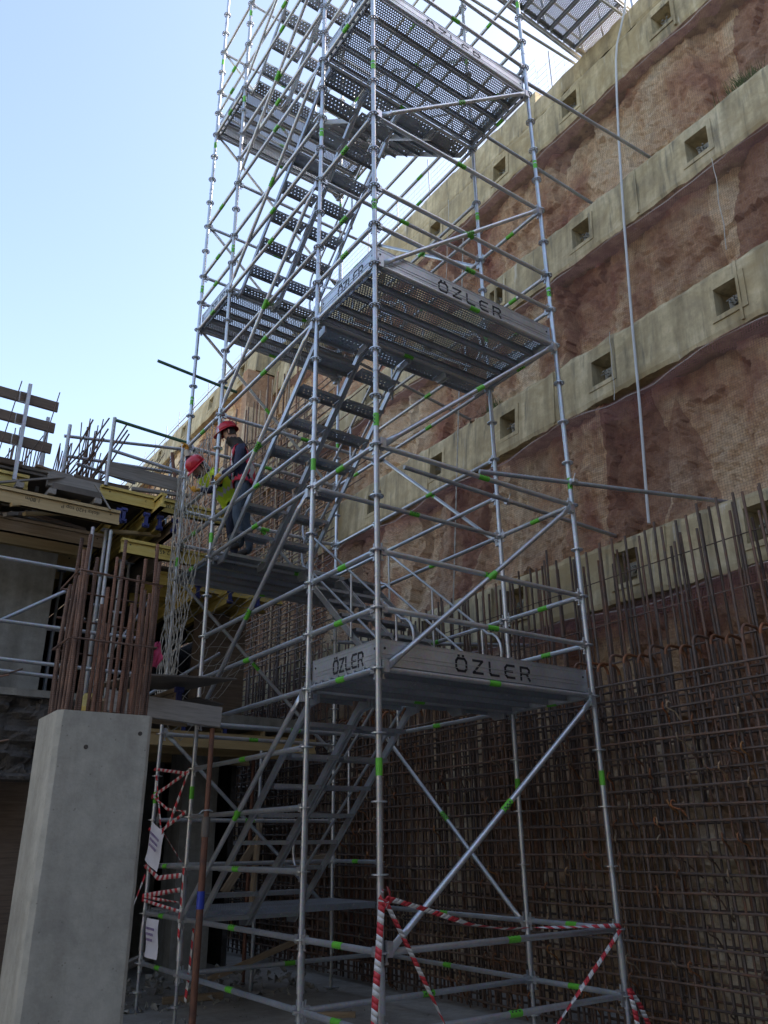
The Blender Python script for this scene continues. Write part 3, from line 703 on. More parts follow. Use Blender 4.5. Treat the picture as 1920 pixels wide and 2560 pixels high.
TM = [tie_mesh(L, m) for L, m in ((.22, 'rebar_pale'), (.28, 'rebar_rusty'), (.24, 'rebar_top'), (.3, 'rebar_top'), (.32, 'rust_tie'))]
for k in range(230):
    zi = random.randint(0, 19); y = random.choice(range(0, 48))*.165-2.5 if random.random() < .75 else random.uniform(-2.3, 1)
    link('hook_tie', TM[random.choice((0, 0, 1, 1, 3, 2, 2)) if k % 23 else 4], cage, M4.Translation((X1-.03, y, -2.88+.145*zi)) @ M4.Rotation(random.gauss(0, .35)+.3, 4, 'Z') @ M4.Rotation(random.gauss(0, .3), 4, 'X'))
# taller cage further along the wall
cage2 = empty('rebar_cage', (4.0, 12, -2.98), 'tall rebar curtain rising to the far wall top left of the tower', 'rebar')
y = 7.6; i = 0
while y < 26:
    x = 4.0-.1*(y > 12)+random.gauss(0, .015); h = 9.3+random.gauss(0, .12) if y > 9 else 8.9-(9-y)*2.4+random.gauss(0, .1)
    cyl('vertical_bar', (x, y, -2.95), (x+.05+random.gauss(0, .04), y+random.gauss(0, .05), h), .021, ('rebar_pale', 'rebar_rusty', 'rebar_pale', 'rebar')[i % 4], cage2, 6)
    if i % 2 == 0: cyl('vertical_bar', (x-.16, y+.05, -2.95), (x-.12+random.gauss(0, .04), y+random.gauss(0, .06), h-1.3-random.random()*.5), .016, 'rebar_pale' if i % 4 else 'rebar', cage2, 6)
    y += .17 if y < 13 else .26; i += 1
z = -2.8; i = 0
while z < 8.0:
    for dx in (0, -.16):
        ya = 7.35+max(0, (z-5)*.12)+random.uniform(-.5, .25)
        cyl('horizontal_bar', (3.975+dx, ya, z+random.gauss(0, .02)), (3.9+dx, 26, z+random.gauss(0, .03)), .014, 'rebar', cage2, 6)
    z += .2; i += 1
for k in range(120):
    y = random.uniform(7.6, 14); z = random.uniform(2.5, 8); a = random.uniform(0, 6)
    cyl('cross_tie', (3.80, y, z), (3.80+random.uniform(-.12, .25), y+.22*cos(a), z+.22*sin(a)), .012, 'rebar_rusty' if k % 3 == 0 else 'rebar', cage2, 5)
for k in range(8):
    z = 5.2+k*.33; cyl('protruding_bar', (4.1, 6.3+random.uniform(-.25, .4), z), (4.1, 8.4, z+random.gauss(0, .03)), .0115, 'rebar_rusty', cage2, 6)

# ------------------------------------------------------------------ concrete column with its starter bars
colm = empty('concrete_column', (-2.1, .25, -2.98), 'smooth freshly stripped concrete column with rusty starter bars sticking out', 'column')
b = MB(); x0, x1, y0, y1, zt, c = -2.39, -1.79, 0., .52, -.505, .028
NZ = 46; vs = []
for i in range(NZ+1):
    z = -2.98+(zt+2.98)*i/NZ; e = [c+.006*noise.noise(V((z*9, k*3.1, 2)))+.012*max(0, noise.noise(V((z*4, k*5.7, 8)))-.25) for k in range(4)]; w0 = .0025*noise.noise(V((z*1.4, 3, 1)))
    vs += [(x0+e[0], y0+w0, z), (x1-e[1], y0+w0, z), (x1, y0+e[1], z), (x1, y1-e[2], z), (x1-e[2], y1, z), (x0+e[3], y1, z), (x0+w0, y1-e[3], z), (x0+w0, y0+e[0], z)]
vs = [(p[0], p[1], p[2]+(.006*noise.noise(V((p[0]*9, p[1]*9, 1))) if i >= NZ*8 else 0)) for i, p in enumerate(vs)]
b.add(vs, [(k*8+j, k*8+(j+1) % 8, (k+1)*8+(j+1) % 8, (k+1)*8+j) for k in range(NZ) for j in range(8)]+[tuple(NZ*8+j for j in range(8))])
b.obj('shaft', 'column_concrete', colm)
# small form tie marks
for (x, z) in ((-2.2, -.72), (-1.87, -.62)):
    MB().tube([(x, .0, z), (x, -.002, z)], .014, 10).obj('tie_hole', 'brick_dark', colm)
per = []
for k in range(7): per += [(-2.335+.08*k, .05), (-2.335+.08*k, .46)]
for k in range(4): per += [(-2.34, .12+.085*k), (-1.84, .12+.085*k)]
for k, (x, y) in enumerate(per):
    h = random.uniform(.22, .66) if k % 3 else random.uniform(.5, .72)
    lean = V((random.gauss(.005, .009), random.gauss(0, .01), 0)); L = []
    b = MB(); b.tube([(x, y, zt-.02), V((x, y, (zt+h)/2))+lean*.4+V((random.gauss(0, .008), 0, 0)), V((x, y, h))+lean], .0125, 8)
    b.obj('starter_bar', 'rebar_rusty', colm)
    if k % 4 == 0:
        cyl('starter_bar', (x+.028, y+.01, zt-.02), (x+.03+random.gauss(0, .02), y, h-random.uniform(.05, .4)), .0115, 'rebar_rusty', colm, 7)
for z, e in ((.385, .02), (-.05, .0), (.18, -.03)):
    b = MB(); q = [(-2.37, .02, z+e), (-1.81, .02, z), (-1.80, .49, z-.01), (-2.37, .50, z+.01), (-2.38, .02, z+e)]
    if z == .18: q = q[2:4]
    b.tube(q, .0075, 6); b.obj('stirrup', 'rebar_rusty', colm)
b = MB()
for i in range(7):
    for j in range(9):
        t = j/8; wd = (.035+.055*sin(pi*min(1, t*1.1))) ; a = (i/6-.5)*wd
        b.v.append((-1.745+a, .20+.02*sin(i*2.+j), .03-.17*t+.01*sin(i*3)))
b.f = [(i*9+j, i*9+j+1, (i+1)*9+j+1, (i+1)*9+j) for i in range(6) for j in range(8)]; b.m = [0]*len(b.f); b.smooth = [True]*len(b.f)
rag = b.obj('warning_rag', 'rag_pink'); rag.modifiers.new('thick', 'SOLIDIFY').thickness = .006
tag(rag, 'crumpled pink rag tied to the stirrup of the column starter bars', 'rag')

# ------------------------------------------------------------------ formwork beams
def prof_mesh(L, mat='form_yellow', hh=.2, wf=.08):
    k = ('h20', round(L, 3), mat)
    if k not in CACHE:
        b = MB(); f = .04; t = .014
        for z in (-hh/2, hh/2-f): b.box((0, -wf/2, z), (L, wf/2, z+f)); b.box((.0005, -wf/2+.006, z-.0), (L-.0005, wf/2-.006, z+f))
        b.box((.001, -t, -hh/2+f), (L-.001, t, hh/2-f))
        for e in (.12, L-.12): b.tube([(e, -t-.002, .03), (e, t+.002, .03)], .012, 8, 1)
        CACHE[k] = b.mesh('formwork_beam', [mat, 'print_dark'])
    return CACHE[k]
b = MB(); b.box((-.012, -.044, -.104), (.03, .044, -.052)); b.box((-.0125, -.044, .052), (.03, .044, .104)); b.box((-.012, -.022, -.052), (.03, .022, .052)); b.box((-.03, -.03, -.09), (-.012, .03, -.065)); b.box((-.03, -.03, .065), (-.012, .03, .09))
CAP = b.mesh('end_cap', 'cap_blue')
def h20(p, q, parent, mat='form_yellow', cap=False):
    p, q = V(p), V(q); d = (q-p).normalized(); s_ = V((0, 0, 1)).cross(d).normalized(); u_ = d.cross(s_); L = (q-p).length
    M = M4(((d.x, s_.x, u_.x, p.x), (d.y, s_.y, u_.y, p.y), (d.z, s_.z, u_.z, p.z), (0, 0, 0, 1)))
    o = link('formwork_beam', prof_mesh(L, mat), parent, M)
    if cap: link('end_cap', CAP, o, M)
    return o
def print_text(body, size, loc, rx, parent, flip=False, name='print'):
    """flat stencilled print on a face that looks to -Y (or -X)"""
    cu = bpy.data.curves.new(name, 'FONT'); cu.body = body; cu.size = size; cu.extrude = .0006
    t = bpy.data.objects.new('tmp', cu); C.link(t); dg = bpy.context.evaluated_depsgraph_get(); me = bpy.data.meshes.new_from_object(t.evaluated_get(dg)); bpy.data.objects.remove(t)
    me.materials.clear(); me.materials.append(MATS['print_dark'])
    R = M4.Translation(V(loc)) @ M4.Rotation(rx, 4, 'Z') @ M4.Rotation(pi/2, 4, 'X')
    if flip: R = R @ M4.Rotation(pi, 4, 'Z')
    return link('stencil_print', me, parent, R)

# upper slab formwork
form = empty('slab_formwork', (-1.2, 6, 2.3), 'upper slab formwork of yellow timber beams with blue end caps beside the tower', 'formwork')
b = MB(); b.box((-9, 5.02, 3.17), (.05, 13, 3.20)); b.obj('plywood_sheet', 'plywood', form)
b = MB(); b.box((-1.75, 4.93, 3.03), (-.1, 5.018, 3.215)); b.obj('edge_board', 'timber_grey', form)
b = MB(); b.box((.06, 5.6, 2.43), (2.2, 13, 2.46)); b.obj('plywood_sheet', 'plywood', form)
o = h20((-1.1, 4.85, 3.06), (.75, 4.85, 3.06), form); print_text('H20 eco', .085, (-.28, 4.833, 3.035), 0, o); print_text('c', .06, (-.5, 4.833, 3.05), 0, o)
o = h20((-3.4, 4.75, 2.70), (-.84, 4.75, 2.70), form, 'form_wood'); print_text('1.80m', .075, (-1.83, 4.733, 2.735), 0, o, True); print_text('doka H20 top P', .075, (-1.10, 4.733, 2.73), 0, o, True)
o = h20((-.76, 4.80, 2.36), (1.0, 4.80, 2.36), form); print_text('2.45m', .085, (-.1, 4.783, 2.40), 0, o, True)
h20((-.34, 4.55, 3.02), (-.34, 7.6, 3.02), form, 'form_yellow')
for x in (-.82, -.76, -.45, -.26, -.05): h20((x, 4.84, 2.80 if x > -.8 else 2.78), (x, 9.0, 2.80), form, 'form_yellow' if x != -.05 else 'timber', True)
h20((-2.62, 4.6, 3.0), (-2.62, 8, 3.0), form, 'form_yellow', True)
o = h20((-3.4, 4.92, 2.98), (-1.98, 4.92, 2.98), form)
for y in (5.35, 5.85, 6.4, 7.1, 8, 9): h20((-3.6, y, 2.56), (-.9, y, 2.56), form, 'form_wood')
h20((-3.4, 5.2, 2.50), (-.85, 5.2, 2.50), form, 'timber')
for y in (5.7, 6.3, 7.0): h20((.1, y, 2.30), (2.1, y, 2.30), form)
for x in (.55, 1.05, 1.5): h20((x, 5.3, 2.08), (x, 8, 2.08), form, 'form_yellow', True)
b = MB(); b.box((.052, 5.6, 2.47), (.075, 13, 3.165)); b.obj('added_closing_board', 'plywood', form)  # added board, hides a bright gap so the interior reads dark
b = MB(); b.box((-.95, 4.95, 3.09), (-.2, 4.98, 3.2)); b.obj('edge_board', 'timber', form)
for (p, q) in (((-2.1, 4.7, 2.86), (-2.1, 5.6, 2.93)), ((-1.72, 4.68, 2.86), (-1.72, 5.6, 2.90)), ((-1.15, 4.68, 2.86), (-1.15, 5.4, 2.90))): beam_along('joist', p, q, .09, .07, 'timber_grey', form)
b = MB(); b.box((-1.72, 4.70, 2.905), (-1.12, 4.95, 2.985)); b.obj('dark_form_panel', 'plywood', form)
beam_along('brace_batten', (-2.35, 4.72, 2.83), (-1.55, 4.95, 3.2), .05, .025, 'timber_grey', form); beam_along('brace_batten', (-1.2, 4.75, 3.1), (-.98, 4.7, 2.78), .04, .02, 'timber_grey', form)
for k in range(14):
    x = random.uniform(-3.2, -.2); y = random.uniform(4.95, 5.6); a = random.uniform(-.5, .5); L = random.uniform(.5, 1.3)
    beam_along('loose_plank', (x, y, 3.23+.03*k*.3), (x+L*cos(a), y+L*sin(a)*.4, 3.24+random.uniform(0, .1)), random.choice((.08, .12, .05)), random.choice((.03, .05, .08)), random.choice(('timber_grey', 'timber_dark', 'timber')), form)
for k in range(9):
    x = random.uniform(-3.2, -.9); y = random.uniform(4.72, 5.2); beam_along('loose_plank', (x, y, 2.62+random.uniform(-.05, .05)), (x+random.uniform(.3, .9), y+random.uniform(-.1, .5), 2.66+random.uniform(-.08, .25)), .07, .045, random.choice(('timber_grey', 'timber_dark', 'form_wood')), form)
# steel props under it
for (x, y, zt_) in ((-.93, 4.95, 2.58), (-.62, 5.15, 2.26), (-.2, 6.2, 2.6), (-1.05, 6.6, 2.45)):
    o = cyl('steel_prop', (x, y, .42), (x, y, zt_), .024, 'galv_worn', form, 10); cyl('outer_tube', (x, y, .42), (x, y, 1.55), .03, 'galv_worn', o, 10); MB().box((x-.06, y-.06, zt_), (x+.06, y+.06, zt_+.008)).obj('head_plate', 'galv_worn', o); MB().box((x-.09, y-.012, 1.55), (x+.09, y+.012, 1.575)).obj('pin', 'galv_worn', o)

# slanting and upright bars on the slab edge
bars = empty('rebar_bundle', (-1.4, 5.2, 3.1), 'bundle of slanting and upright dark rebars on the upper slab edge', 'rebar')
def slant(p, q, r_, par):
    p, q = V(p), V(q); t = (p.z-3.18)/(q.z-p.z); p = p+(p-q)*max(0, t); cyl('slanting_bar', p, q, r_, 'rebar', par, 6)
SL = [((-1.54, 5.23, 3.32), (-1.29, 4.98, 4.15)), ((-1.48, 5.34, 3.3), (-1.05, 5.09, 4.3)), ((-1.37, 5.28, 3.3), (-1.06, 5.03, 4.1)), ((-1.3, 5.36, 3.27), (-1.08, 5.11, 3.98)), ((-1.16, 5.37, 3.33), (-.79, 5.12, 4.29)), ((-1.27, 5.17, 3.19), (-.97, 4.92, 3.78)), ((-1.14, 5.15, 3.38), (-.83, 4.9, 4.09)), ((-1.36, 5.44, 3.29), (-1.16, 5.19, 3.78)), ((-1.19, 5.24, 3.21), (-1.04, 4.99, 3.66)), ((-1.09, 5.23, 3.26), (-.78, 4.98, 4.08)), ((-1.51, 5.5, 3.46), (-1.29, 5.25, 3.79)), ((-1.48, 5.31, 3.3), (-1.28, 5.06, 3.57)), ((-1.12, 5.44, 3.28), (-.92, 5.19, 3.53)), ((-1.25, 5.32, 3.2), (-1.09, 5.07, 3.46))]
for p, q in SL: slant(p, q, .0115, bars)
for k in range(30):
    x = random.uniform(-1.56, -1.0); cyl('upright_bar', (x, 5.6+random.uniform(0, .6), 3.18), (x+random.gauss(.01, .04), 5.6+random.uniform(0, .6), random.uniform(3.9, 4.7) if x > -1.36 else random.uniform(3.85, 4.15)), .009, 'rebar', bars, 5)
for k in range(9): slant((-.58+.1*k, 5.5, 3.41+.033*k), (-.25+.1*k+random.uniform(-.06, .06), 5.5, 4.07+.04*k+random.uniform(-.05, .1)), .006, bars)
bars2 = empty('rebar_bundle', (-2.2, 6.2, 3.2), 'thin upright rebars behind the three plank guardrail', 'rebar')
for k in range(22):
    x = random.uniform(-2.12, -1.58); y = random.uniform(6, 6.45); cyl('upright_bar', (x, y, 3.2), (x+random.gauss(0, .03), y, random.uniform(3.95, 4.4)), .009, 'rebar', bars2, 5)
for p, q in (((-2.4, 4.7, 3.3), (-2.31, 4.6, 4.22)), ((-1.91, 4.7, 3.52), (-1.84, 4.6, 4.21)), ((-2.08, 4.7, 3.24), (-1.95, 4.6, 3.54)), ((-2.3, 4.7, 3.22), (-2.23, 4.6, 3.38))): slant(p, q, .007, bars2)

# plank guardrail at the far left
gr = empty('plank_guardrail', (-2.2, 4.8, 3.0), 'guardrail of three weathered planks on steel posts above upper slab', 'guardrail')
for z in (4.115, 3.80, 3.50): beam_along('plank', (-3.3, 4.83, z+.01), (-1.79, 4.83, z-.01), .04, .14, 'timber_dark', gr)
for (x, y, zb, zt_) in ((-2.17, 4.77, 2.93, 4.30), (-1.78, 5.4, 3.1, 4.22)):
    o = beam_along('post', (x, y, zb), (x-.01, y, zt_), .045, .045, 'galv_worn', gr)
    for z in (4.04, 3.72, 3.42):
        if y < 5:
            b = MB(); b.tube([(x-.02, y, z-.02), (x-.11, y, z-.02), (x-.11, y+.0, z+.12), (x-.02, y, z+.12)], .008, 6); b.obj('board_bracket', 'galv_worn', o)
# tube guardrail on the upper slab
tg = empty('tube_guardrail', (-.6, 5, 3.2), 'tube guardrail with a wide toe plank on the upper slab next to the net', 'guardrail')
for (x, y, z0, z1) in ((-1.05, 4.80, 3.15, 4.17), (-2.0+.55, 5.6, 3.2, 4.3), (.2, 5.5, 3.2, 4.45), (-.55, 7.2, 3.2, 4.6), (.18, 5.9, 3.2, 4.4)): cyl('post', (x, y, z0), (x, y, z1), .026, 'galv_worn', tg, 10)
for (p, q) in (((-1.03, 4.77, 4.12), (.0, 4.77, 4.07)), ((-1.03, 4.77, 3.66), (.0, 4.77, 3.58)), ((-1.5, 5.63, 4.12), (.25, 5.63, 4.4)), ((-1.45, 5.63, 3.82), (.25, 5.63, 3.98)), ((-1.4, 5.1, 3.5), (-.5, 5.4, 3.55))): cyl('rail', p, q, .024, 'green_pipe' if p[2] == 4.12 and p[1] < 5 else 'galv_worn', tg, 10)
beam_along('toe_plank', (-1.06, 4.93, 3.46), (.0, 4.93, 3.46), .03, .20, 'timber_grey', tg); cyl('prop_brace', (.02, 5.45, 4.2), (.15, 5.3, 3.2), .025, 'prop_rust', tg, 8)

# building under construction ----------------------------------------------------
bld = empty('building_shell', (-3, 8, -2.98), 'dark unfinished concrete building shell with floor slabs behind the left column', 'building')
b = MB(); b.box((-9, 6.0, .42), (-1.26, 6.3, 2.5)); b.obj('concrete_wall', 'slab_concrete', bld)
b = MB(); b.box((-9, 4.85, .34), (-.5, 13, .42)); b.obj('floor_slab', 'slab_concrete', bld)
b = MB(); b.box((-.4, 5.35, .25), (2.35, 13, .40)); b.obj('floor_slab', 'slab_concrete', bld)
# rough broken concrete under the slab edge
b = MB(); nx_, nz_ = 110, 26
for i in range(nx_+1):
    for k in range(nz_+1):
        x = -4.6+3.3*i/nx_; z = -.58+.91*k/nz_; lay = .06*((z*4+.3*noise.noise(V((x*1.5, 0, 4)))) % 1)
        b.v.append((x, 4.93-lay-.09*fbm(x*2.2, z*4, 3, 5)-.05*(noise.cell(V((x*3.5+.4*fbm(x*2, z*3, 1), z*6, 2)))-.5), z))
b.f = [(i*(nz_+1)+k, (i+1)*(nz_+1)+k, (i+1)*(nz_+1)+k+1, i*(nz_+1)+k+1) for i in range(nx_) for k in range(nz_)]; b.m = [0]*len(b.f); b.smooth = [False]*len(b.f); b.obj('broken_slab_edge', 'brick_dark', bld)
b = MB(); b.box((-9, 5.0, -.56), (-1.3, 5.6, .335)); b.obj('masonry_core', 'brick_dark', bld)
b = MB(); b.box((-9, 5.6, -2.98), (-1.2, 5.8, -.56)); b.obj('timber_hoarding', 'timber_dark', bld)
b = MB(); b.box((-9, 12.8, -2.98), (2.35, 13.1, 3.16)); b.obj('added_rear_wall', 'brick_dark', bld)  # added dark wall, closes the back to keep the interior dark
b = MB(); b.box((2.25, 7.5, -2.98), (2.34, 12.8, .245)); b.obj('added_side_wall', 'brick_dark', bld)  # added wall, closes the right side so the interior gets darker
b = MB(); b.box((2.25, 7.5, .405), (2.34, 12.8, 2.42)); b.obj('added_side_wall', 'brick_dark', bld)  # upper half of the wall added to darken the interior
b = MB(); b.box((-9.3, 4.9, -2.98), (-9.0, 13, 3.16)); b.obj('added_side_wall', 'brick_dark', bld)  # unseen wall added on the left to keep the interior dark
for (x, y, w_) in ((1.35, 6.6, .55), (-.2, 8.0, .5), (1.6, 9.5, .5)):
    b = MB(); b.box((x-w_/2, y, -2.98), (x+w_/2, y+w_, .245)); b.obj('column', 'slab_concrete', bld)
b = MB(); b.box((1.0, 6.2, .405), (1.75, 6.5, 2.05)); b.obj('column', 'timber_dark', bld)  # brown timber panel standing on the slab, not a column
for (a, b_) in (((-2.6, 4.95, .43), (-2.2, 4.55, .52)), ((-2.35, 4.95, .43), (-1.9, 4.5, .5)), ((-2.2, 4.95, .43), (-1.75, 4.6, .6)), ((-2.7, 4.9, .2), (-2.0, 4.4, -.05)), ((-2.75, 4.9, -.4), (-1.8, 4.5, -.2)), ((-2.8, 4.9, .1), (-2.1, 4.6, .3))): cyl('protruding_bar', a, b_, .011, 'rebar', bld, 6)
# soffit beams of the lower slab
form2 = empty('slab_formwork', (.9, 6, -.2), 'lower slab formwork with yellow beams in the dark behind the tower', 'formwork')
for y in (5.25, 6.2, 7.4): h20((-.3, y, .02), (2.5, y, .02), form2, 'form_wood')
cyl('steel_tube', (-.4, 5.15, .20), (2.7, 5.15, .20), .024, 'galv_worn', form2, 10)
for x in (-.1, .5, 1.1, 1.7, 2.2): h20((x, 5.3, .14), (x, 9, .14), form2, 'form_wood', x in (.5, 1.1))
b = MB(); b.box((-.35, 5.36, .255-.02), (2.3, 12.5, .2545)); b.obj('plywood_sheet', 'plywood', form2)
for k, (x, y) in enumerate(((1.62, 5.2), (1.75, 5.7), (.1, 5.5), (.75, 7.5), (-.7, 6.0), (2.3, 6.8))): cyl('steel_prop', (x, y, -2.98), (x, y, -.08), .026, 'galv_worn' if k % 2 == 0 else 'prop_rust', form2, 10)

# lower left deck edge: plywood sheet on a timber and a rusty prop
low = empty('edge_formwork', (-1, 2.2, -.2), 'weathered edge plank and dark plywood sheet carried by a rusty prop', 'formwork')
beam_along('edge_plank', (-1.53, 2.0, -.10), (-.44, 2.0, -.17), .05, .185, 'timber_grey', low)
b = MB(); b.add([(-1.35, 1.75, .10), (-.30, 1.98, .20), (-.42, 3.0, .235), (-1.45, 2.9, .16), (-1.35, 1.75, .115), (-.30, 1.98, .215), (-.42, 3.0, .25), (-1.45, 2.9, .175)], [(3, 2, 1, 0), (4, 5, 6, 7), (0, 1, 5, 4), (1, 2, 6, 5), (2, 3, 7, 6), (3, 0, 4, 7)]); b.obj('plywood_sheet', 'plywood', low)
b = MB(); b.add([(-.42, 2.6, .10), (.0-.08, 2.75, .08), (-.1, 4.4, .16), (-.5, 4.2, .2), (-.42, 2.6, .112), (-.08, 2.75, .092), (-.1, 4.4, .172), (-.5, 4.2, .212)], [(3, 2, 1, 0), (4, 5, 6, 7), (0, 1, 5, 4), (1, 2, 6, 5), (2, 3, 7, 6), (3, 0, 4, 7)]); b.obj('plywood_sheet', 'plywood', low)
o = h20((-1.75, 1.9, -.28), (-1.25, 3.6, .12), low); print_text('doka', .09, (-1.70, 2.02, -.30), 1.29, o)
h20((-.75, 2.3, .03), (-.75, 4.2, .05), low, 'timber', True); h20((-1.15, 2.35, .0), (-1.15, 4.2, .05), low, 'timber')
beam_along('edge_plank', (-1.5, 3.0, -.02), (-.3, 3.2, -.03), .05, .16, 'timber', low)
o = cyl('rusty_prop', (-.50, 2.03, -2.98), (-.50, 2.03, -1.15), .031, 'prop_rust', low, 10)
cyl('inner_tube', (-.50, 2.03, -1.15), (-.50, 2.03, -.27), .024, 'prop_rust', low, 10)
MB().tube([(-.50, 2.03, -1.80), (-.50, 2.03, -1.66)], .034, 12).obj('blue_sleeve', 'sleeve_blue', o)
MB().tube([(-.50, 2.03, -1.22), (-.50, 2.03, -1.05)], .038, 12).obj('adjusting_collar', 'plywood', o)
b = MB(); b.tube([(-.585, 2.0, -1.03), (-.56, 1.99, -1.0), (-.50, 1.98, -.995), (-.46, 1.99, -1.005)], .006, 6); b.obj('pin', 'galv_worn', o)
# old scaffold tubes in the left background
sh = empty('shoring_scaffold', (-1.5, 4.6, .4), 'old grey tube scaffold crossing in front of the left concrete wall', 'scaffold')
for (p, q) in (((-3.4, 4.75, 1.92), (-.7, 4.75, 1.90)), ((-3.4, 4.75, 1.16), (-.35, 4.75, 1.15)), ((-3.4, 4.75, .73), (-.35, 4.75, .70)), ((-3.4, 4.7, .60), (-1.3, 4.7, .56)), ((-2.5, 4.8, .85), (-1.2, 4.8, 1.75))): cyl('ledger', p, q, .024, 'galv_worn', sh, 10)
for x, y in ((-1.16, 4.72), (-.93, 4.72), (-3.1, 4.72)):
    o = cyl('standard', (x, y, .42), (x, y, 2.5), .025, 'galv_worn', sh, 10)
    for z in (.7, 1.3, 1.9): link('rosette', ROS, o, M4.Translation((x, y, z)))
for (p, q) in (((-.9, 5.3, .5), (-.1, 5.3, 1.9)), ((-.2, 5.2, .45), (.9, 5.2, 1.2))): cyl('brace', p, q, .022, 'galv_worn', sh, 8)

# timber and rubble on the floor in the shade behind
tl = [((1.15, 5.15, -1.85), (1.60, 5.15, -1.22), .05, .10, 'leaning light timber batten in the dark behind the lowest flight'),
      ((1.45, 4.95, -2.0), (1.52, 4.95, -.92), .08, .05, 'upright pale timber post behind the lowest flight'),
      ((1.75, 5.05, -1.55), (2.75, 5.05, -1.46), .05, .12, 'thick pale plank lying level behind the lowest flight'),
      ((-.9, 4.6, -2.75), (.35, 5.2, -2.45), .08, .08, 'grey beam lying across the rubble behind the rear posts'),
      ((-.75, 5.0, -2.6), (-.55, 5.05, -1.65), .10, .05, 'short timber leaning beside the concrete column'),
      ((-.85, 4.9, -2.3), (-.6, 4.95, -2.05), .12, .1, 'timber offcut behind the left rear post'),
      ((-1.1, 4.4, -2.93), (-.6, 5.0, -2.6), .1, .08, 'splintered board propped near column foot'),
      ((.9, 5.4, -2.9), (2.3, 5.0, -2.4), .05, .07, 'long dark batten sloping over the floor debris'),
      ((.4, 5.0, -2.94), (1.1, 4.9, -2.94), .09, .07, 'loose batten flat on the floor behind the tower'),
      ((1.35, 3.3, -2.955), (1.75, 3.0, -2.955), .06, .05, 'small dark offcut on the floor under the stairs')]
for k, (p, q, a, b_, lb) in enumerate(tl): tag(beam_along('timber_piece', p, q, a, b_, 'timber' if k != 3 else 'timber_grey'), lb, 'timber')
b = MB()
for i in range(420):
    x = random.uniform(-1.2, 2.5); y = random.uniform(4.6, 5.8) if i % 4 else random.uniform(2.0, 4.6); s_ = random.uniform(.01, .06)*(1 if y > 4.6 else .4); c_ = V((x, y, -2.98+s_*.5+(.25*random.random() if y > 4.9 else 0)))
    vs = [c_+V((random.gauss(0, 1), random.gauss(0, 1), random.gauss(0, .8))).normalized()*s_ for _ in range(6)]
    b.add(vs, [(0, 1, 2), (0, 2, 3), (0, 3, 4), (1, 2, 5), (2, 3, 5), (3, 4, 5), (0, 1, 4), (1, 4, 5)])
tag(b.obj('rubble', 'slab_concrete'), 'rubble and broken concrete lying on the shaded floor', 'rubble', kind='stuff')
# ------------------------------------------------------------------ warning tapes and notices
def tape(name, pts, label, w_=.05, twist=0., group='red and white warning tapes', face=None):
    pts = [V(q) for q in pts]; P = []
    for a, b_ in zip(pts, pts[1:]):
        n_ = max(1, int((b_-a).length/.035)); P += [a.lerp(b_, t/n_) for t in range(n_)]
    P.append(pts[-1]); b = MB(); rows = []
    for i, q in enumerate(P):
        d = (P[min(i+1, len(P)-1)]-P[max(i-1, 0)]).normalized(); s_ = d.cross(V(face or (-.5, -.8, 0)))
        if s_.length < 1e-3: s_ = V((1, 0, 0))
        s_.normalize(); a = twist*i*.035+.25*sin(i*.31); s_ = s_*cos(a)+d.cross(s_)*sin(a)
        rows.append((q-s_*w_/2+d*.012, q+s_*w_/2-d*.012))
    for i in range(len(P)-1):
        b.add([rows[i][0], rows[i][1], rows[i+1][1], rows[i+1][0]], [(0, 1, 2, 3)], (i//2) % 2, True)
    o = b.obj(name, ['tape_red', 'tape_white']); o.modifiers.new('thick', 'SOLIDIFY').thickness = .0015
    return tag(o, label, 'tape', group)
tape('warning_tape', [(-.02, -.05, -1.66), (-.06, -.06, -2.0), (-.11, -.07, -2.4), (-.13, -.1, -2.9)], 'striped tape hanging straight down left of the front post knot', .048, .9)
tape('warning_tape', [(.0, -.055, -1.66), (.2, -.06, -1.98), (.5, -.06, -2.47), (.7, -.06, -2.8)], 'striped tape slanting down right from the front post knot', .034, 1.2)
tape('warning_tape', [(.01, -.055, -1.65), (.35, -.08, -1.74), (.75, -.09, -1.86), (1.1, -.09, -1.91), (1.6, -.08, -1.93), (2.1, -.06, -1.955), (2.5, -.045, -1.97)], 'striped tape strung level between the two front tower posts', .036, 1.1)
tape('warning_tape', [(2.5, -.05, -1.99), (2.2, -.06, -2.2), (1.62, -.06, -2.6), (1.3, -.05, -2.85)], 'striped tape slanting down left from the right front post', .032, 1.2)
tape('warning_tape', [(2.5, -.06, -2.45), (2.53, -.07, -2.6), (2.56, -.07, -2.8)], 'short striped tape end hanging at foot of right post', .04)
tape('warning_tape', [(2.5, -.06, -2.44), (2.62, -.06, -2.58), (2.75, -.05, -2.8)], 'short striped tape end trailing right of the right post foot', .04)
tape('warning_tape', [(.3, .6, -2.95), (.9, .9, -2.965), (1.3, .6, -2.96), (1.9, .3, -2.965)], 'fallen striped tape lying on the floor inside the tower', .045, face=(0, 0, 1))
k = MB()
for i in range(14):
    a = i*1.3; k.add([V((.0, -.03, -1.65))+V((.05*cos(a), -.02+.02*sin(a*2), .05*sin(a))), V((.0, -.03, -1.65))+V((.06*cos(a+.6), -.03, .07*sin(a+.6))), V((.0, -.035, -1.63))+V((.03*cos(a+1.2), -.045, .06*sin(a+1.2)))], [(0, 1, 2)], i % 2 if i % 3 else 0)
tag(k.obj('tape_knot', ['tape_red', 'tape_white']), 'knotted clump of red and white tape round the front post', 'tape')
ez = lambda y, z, o=-.05: (o, y, z)
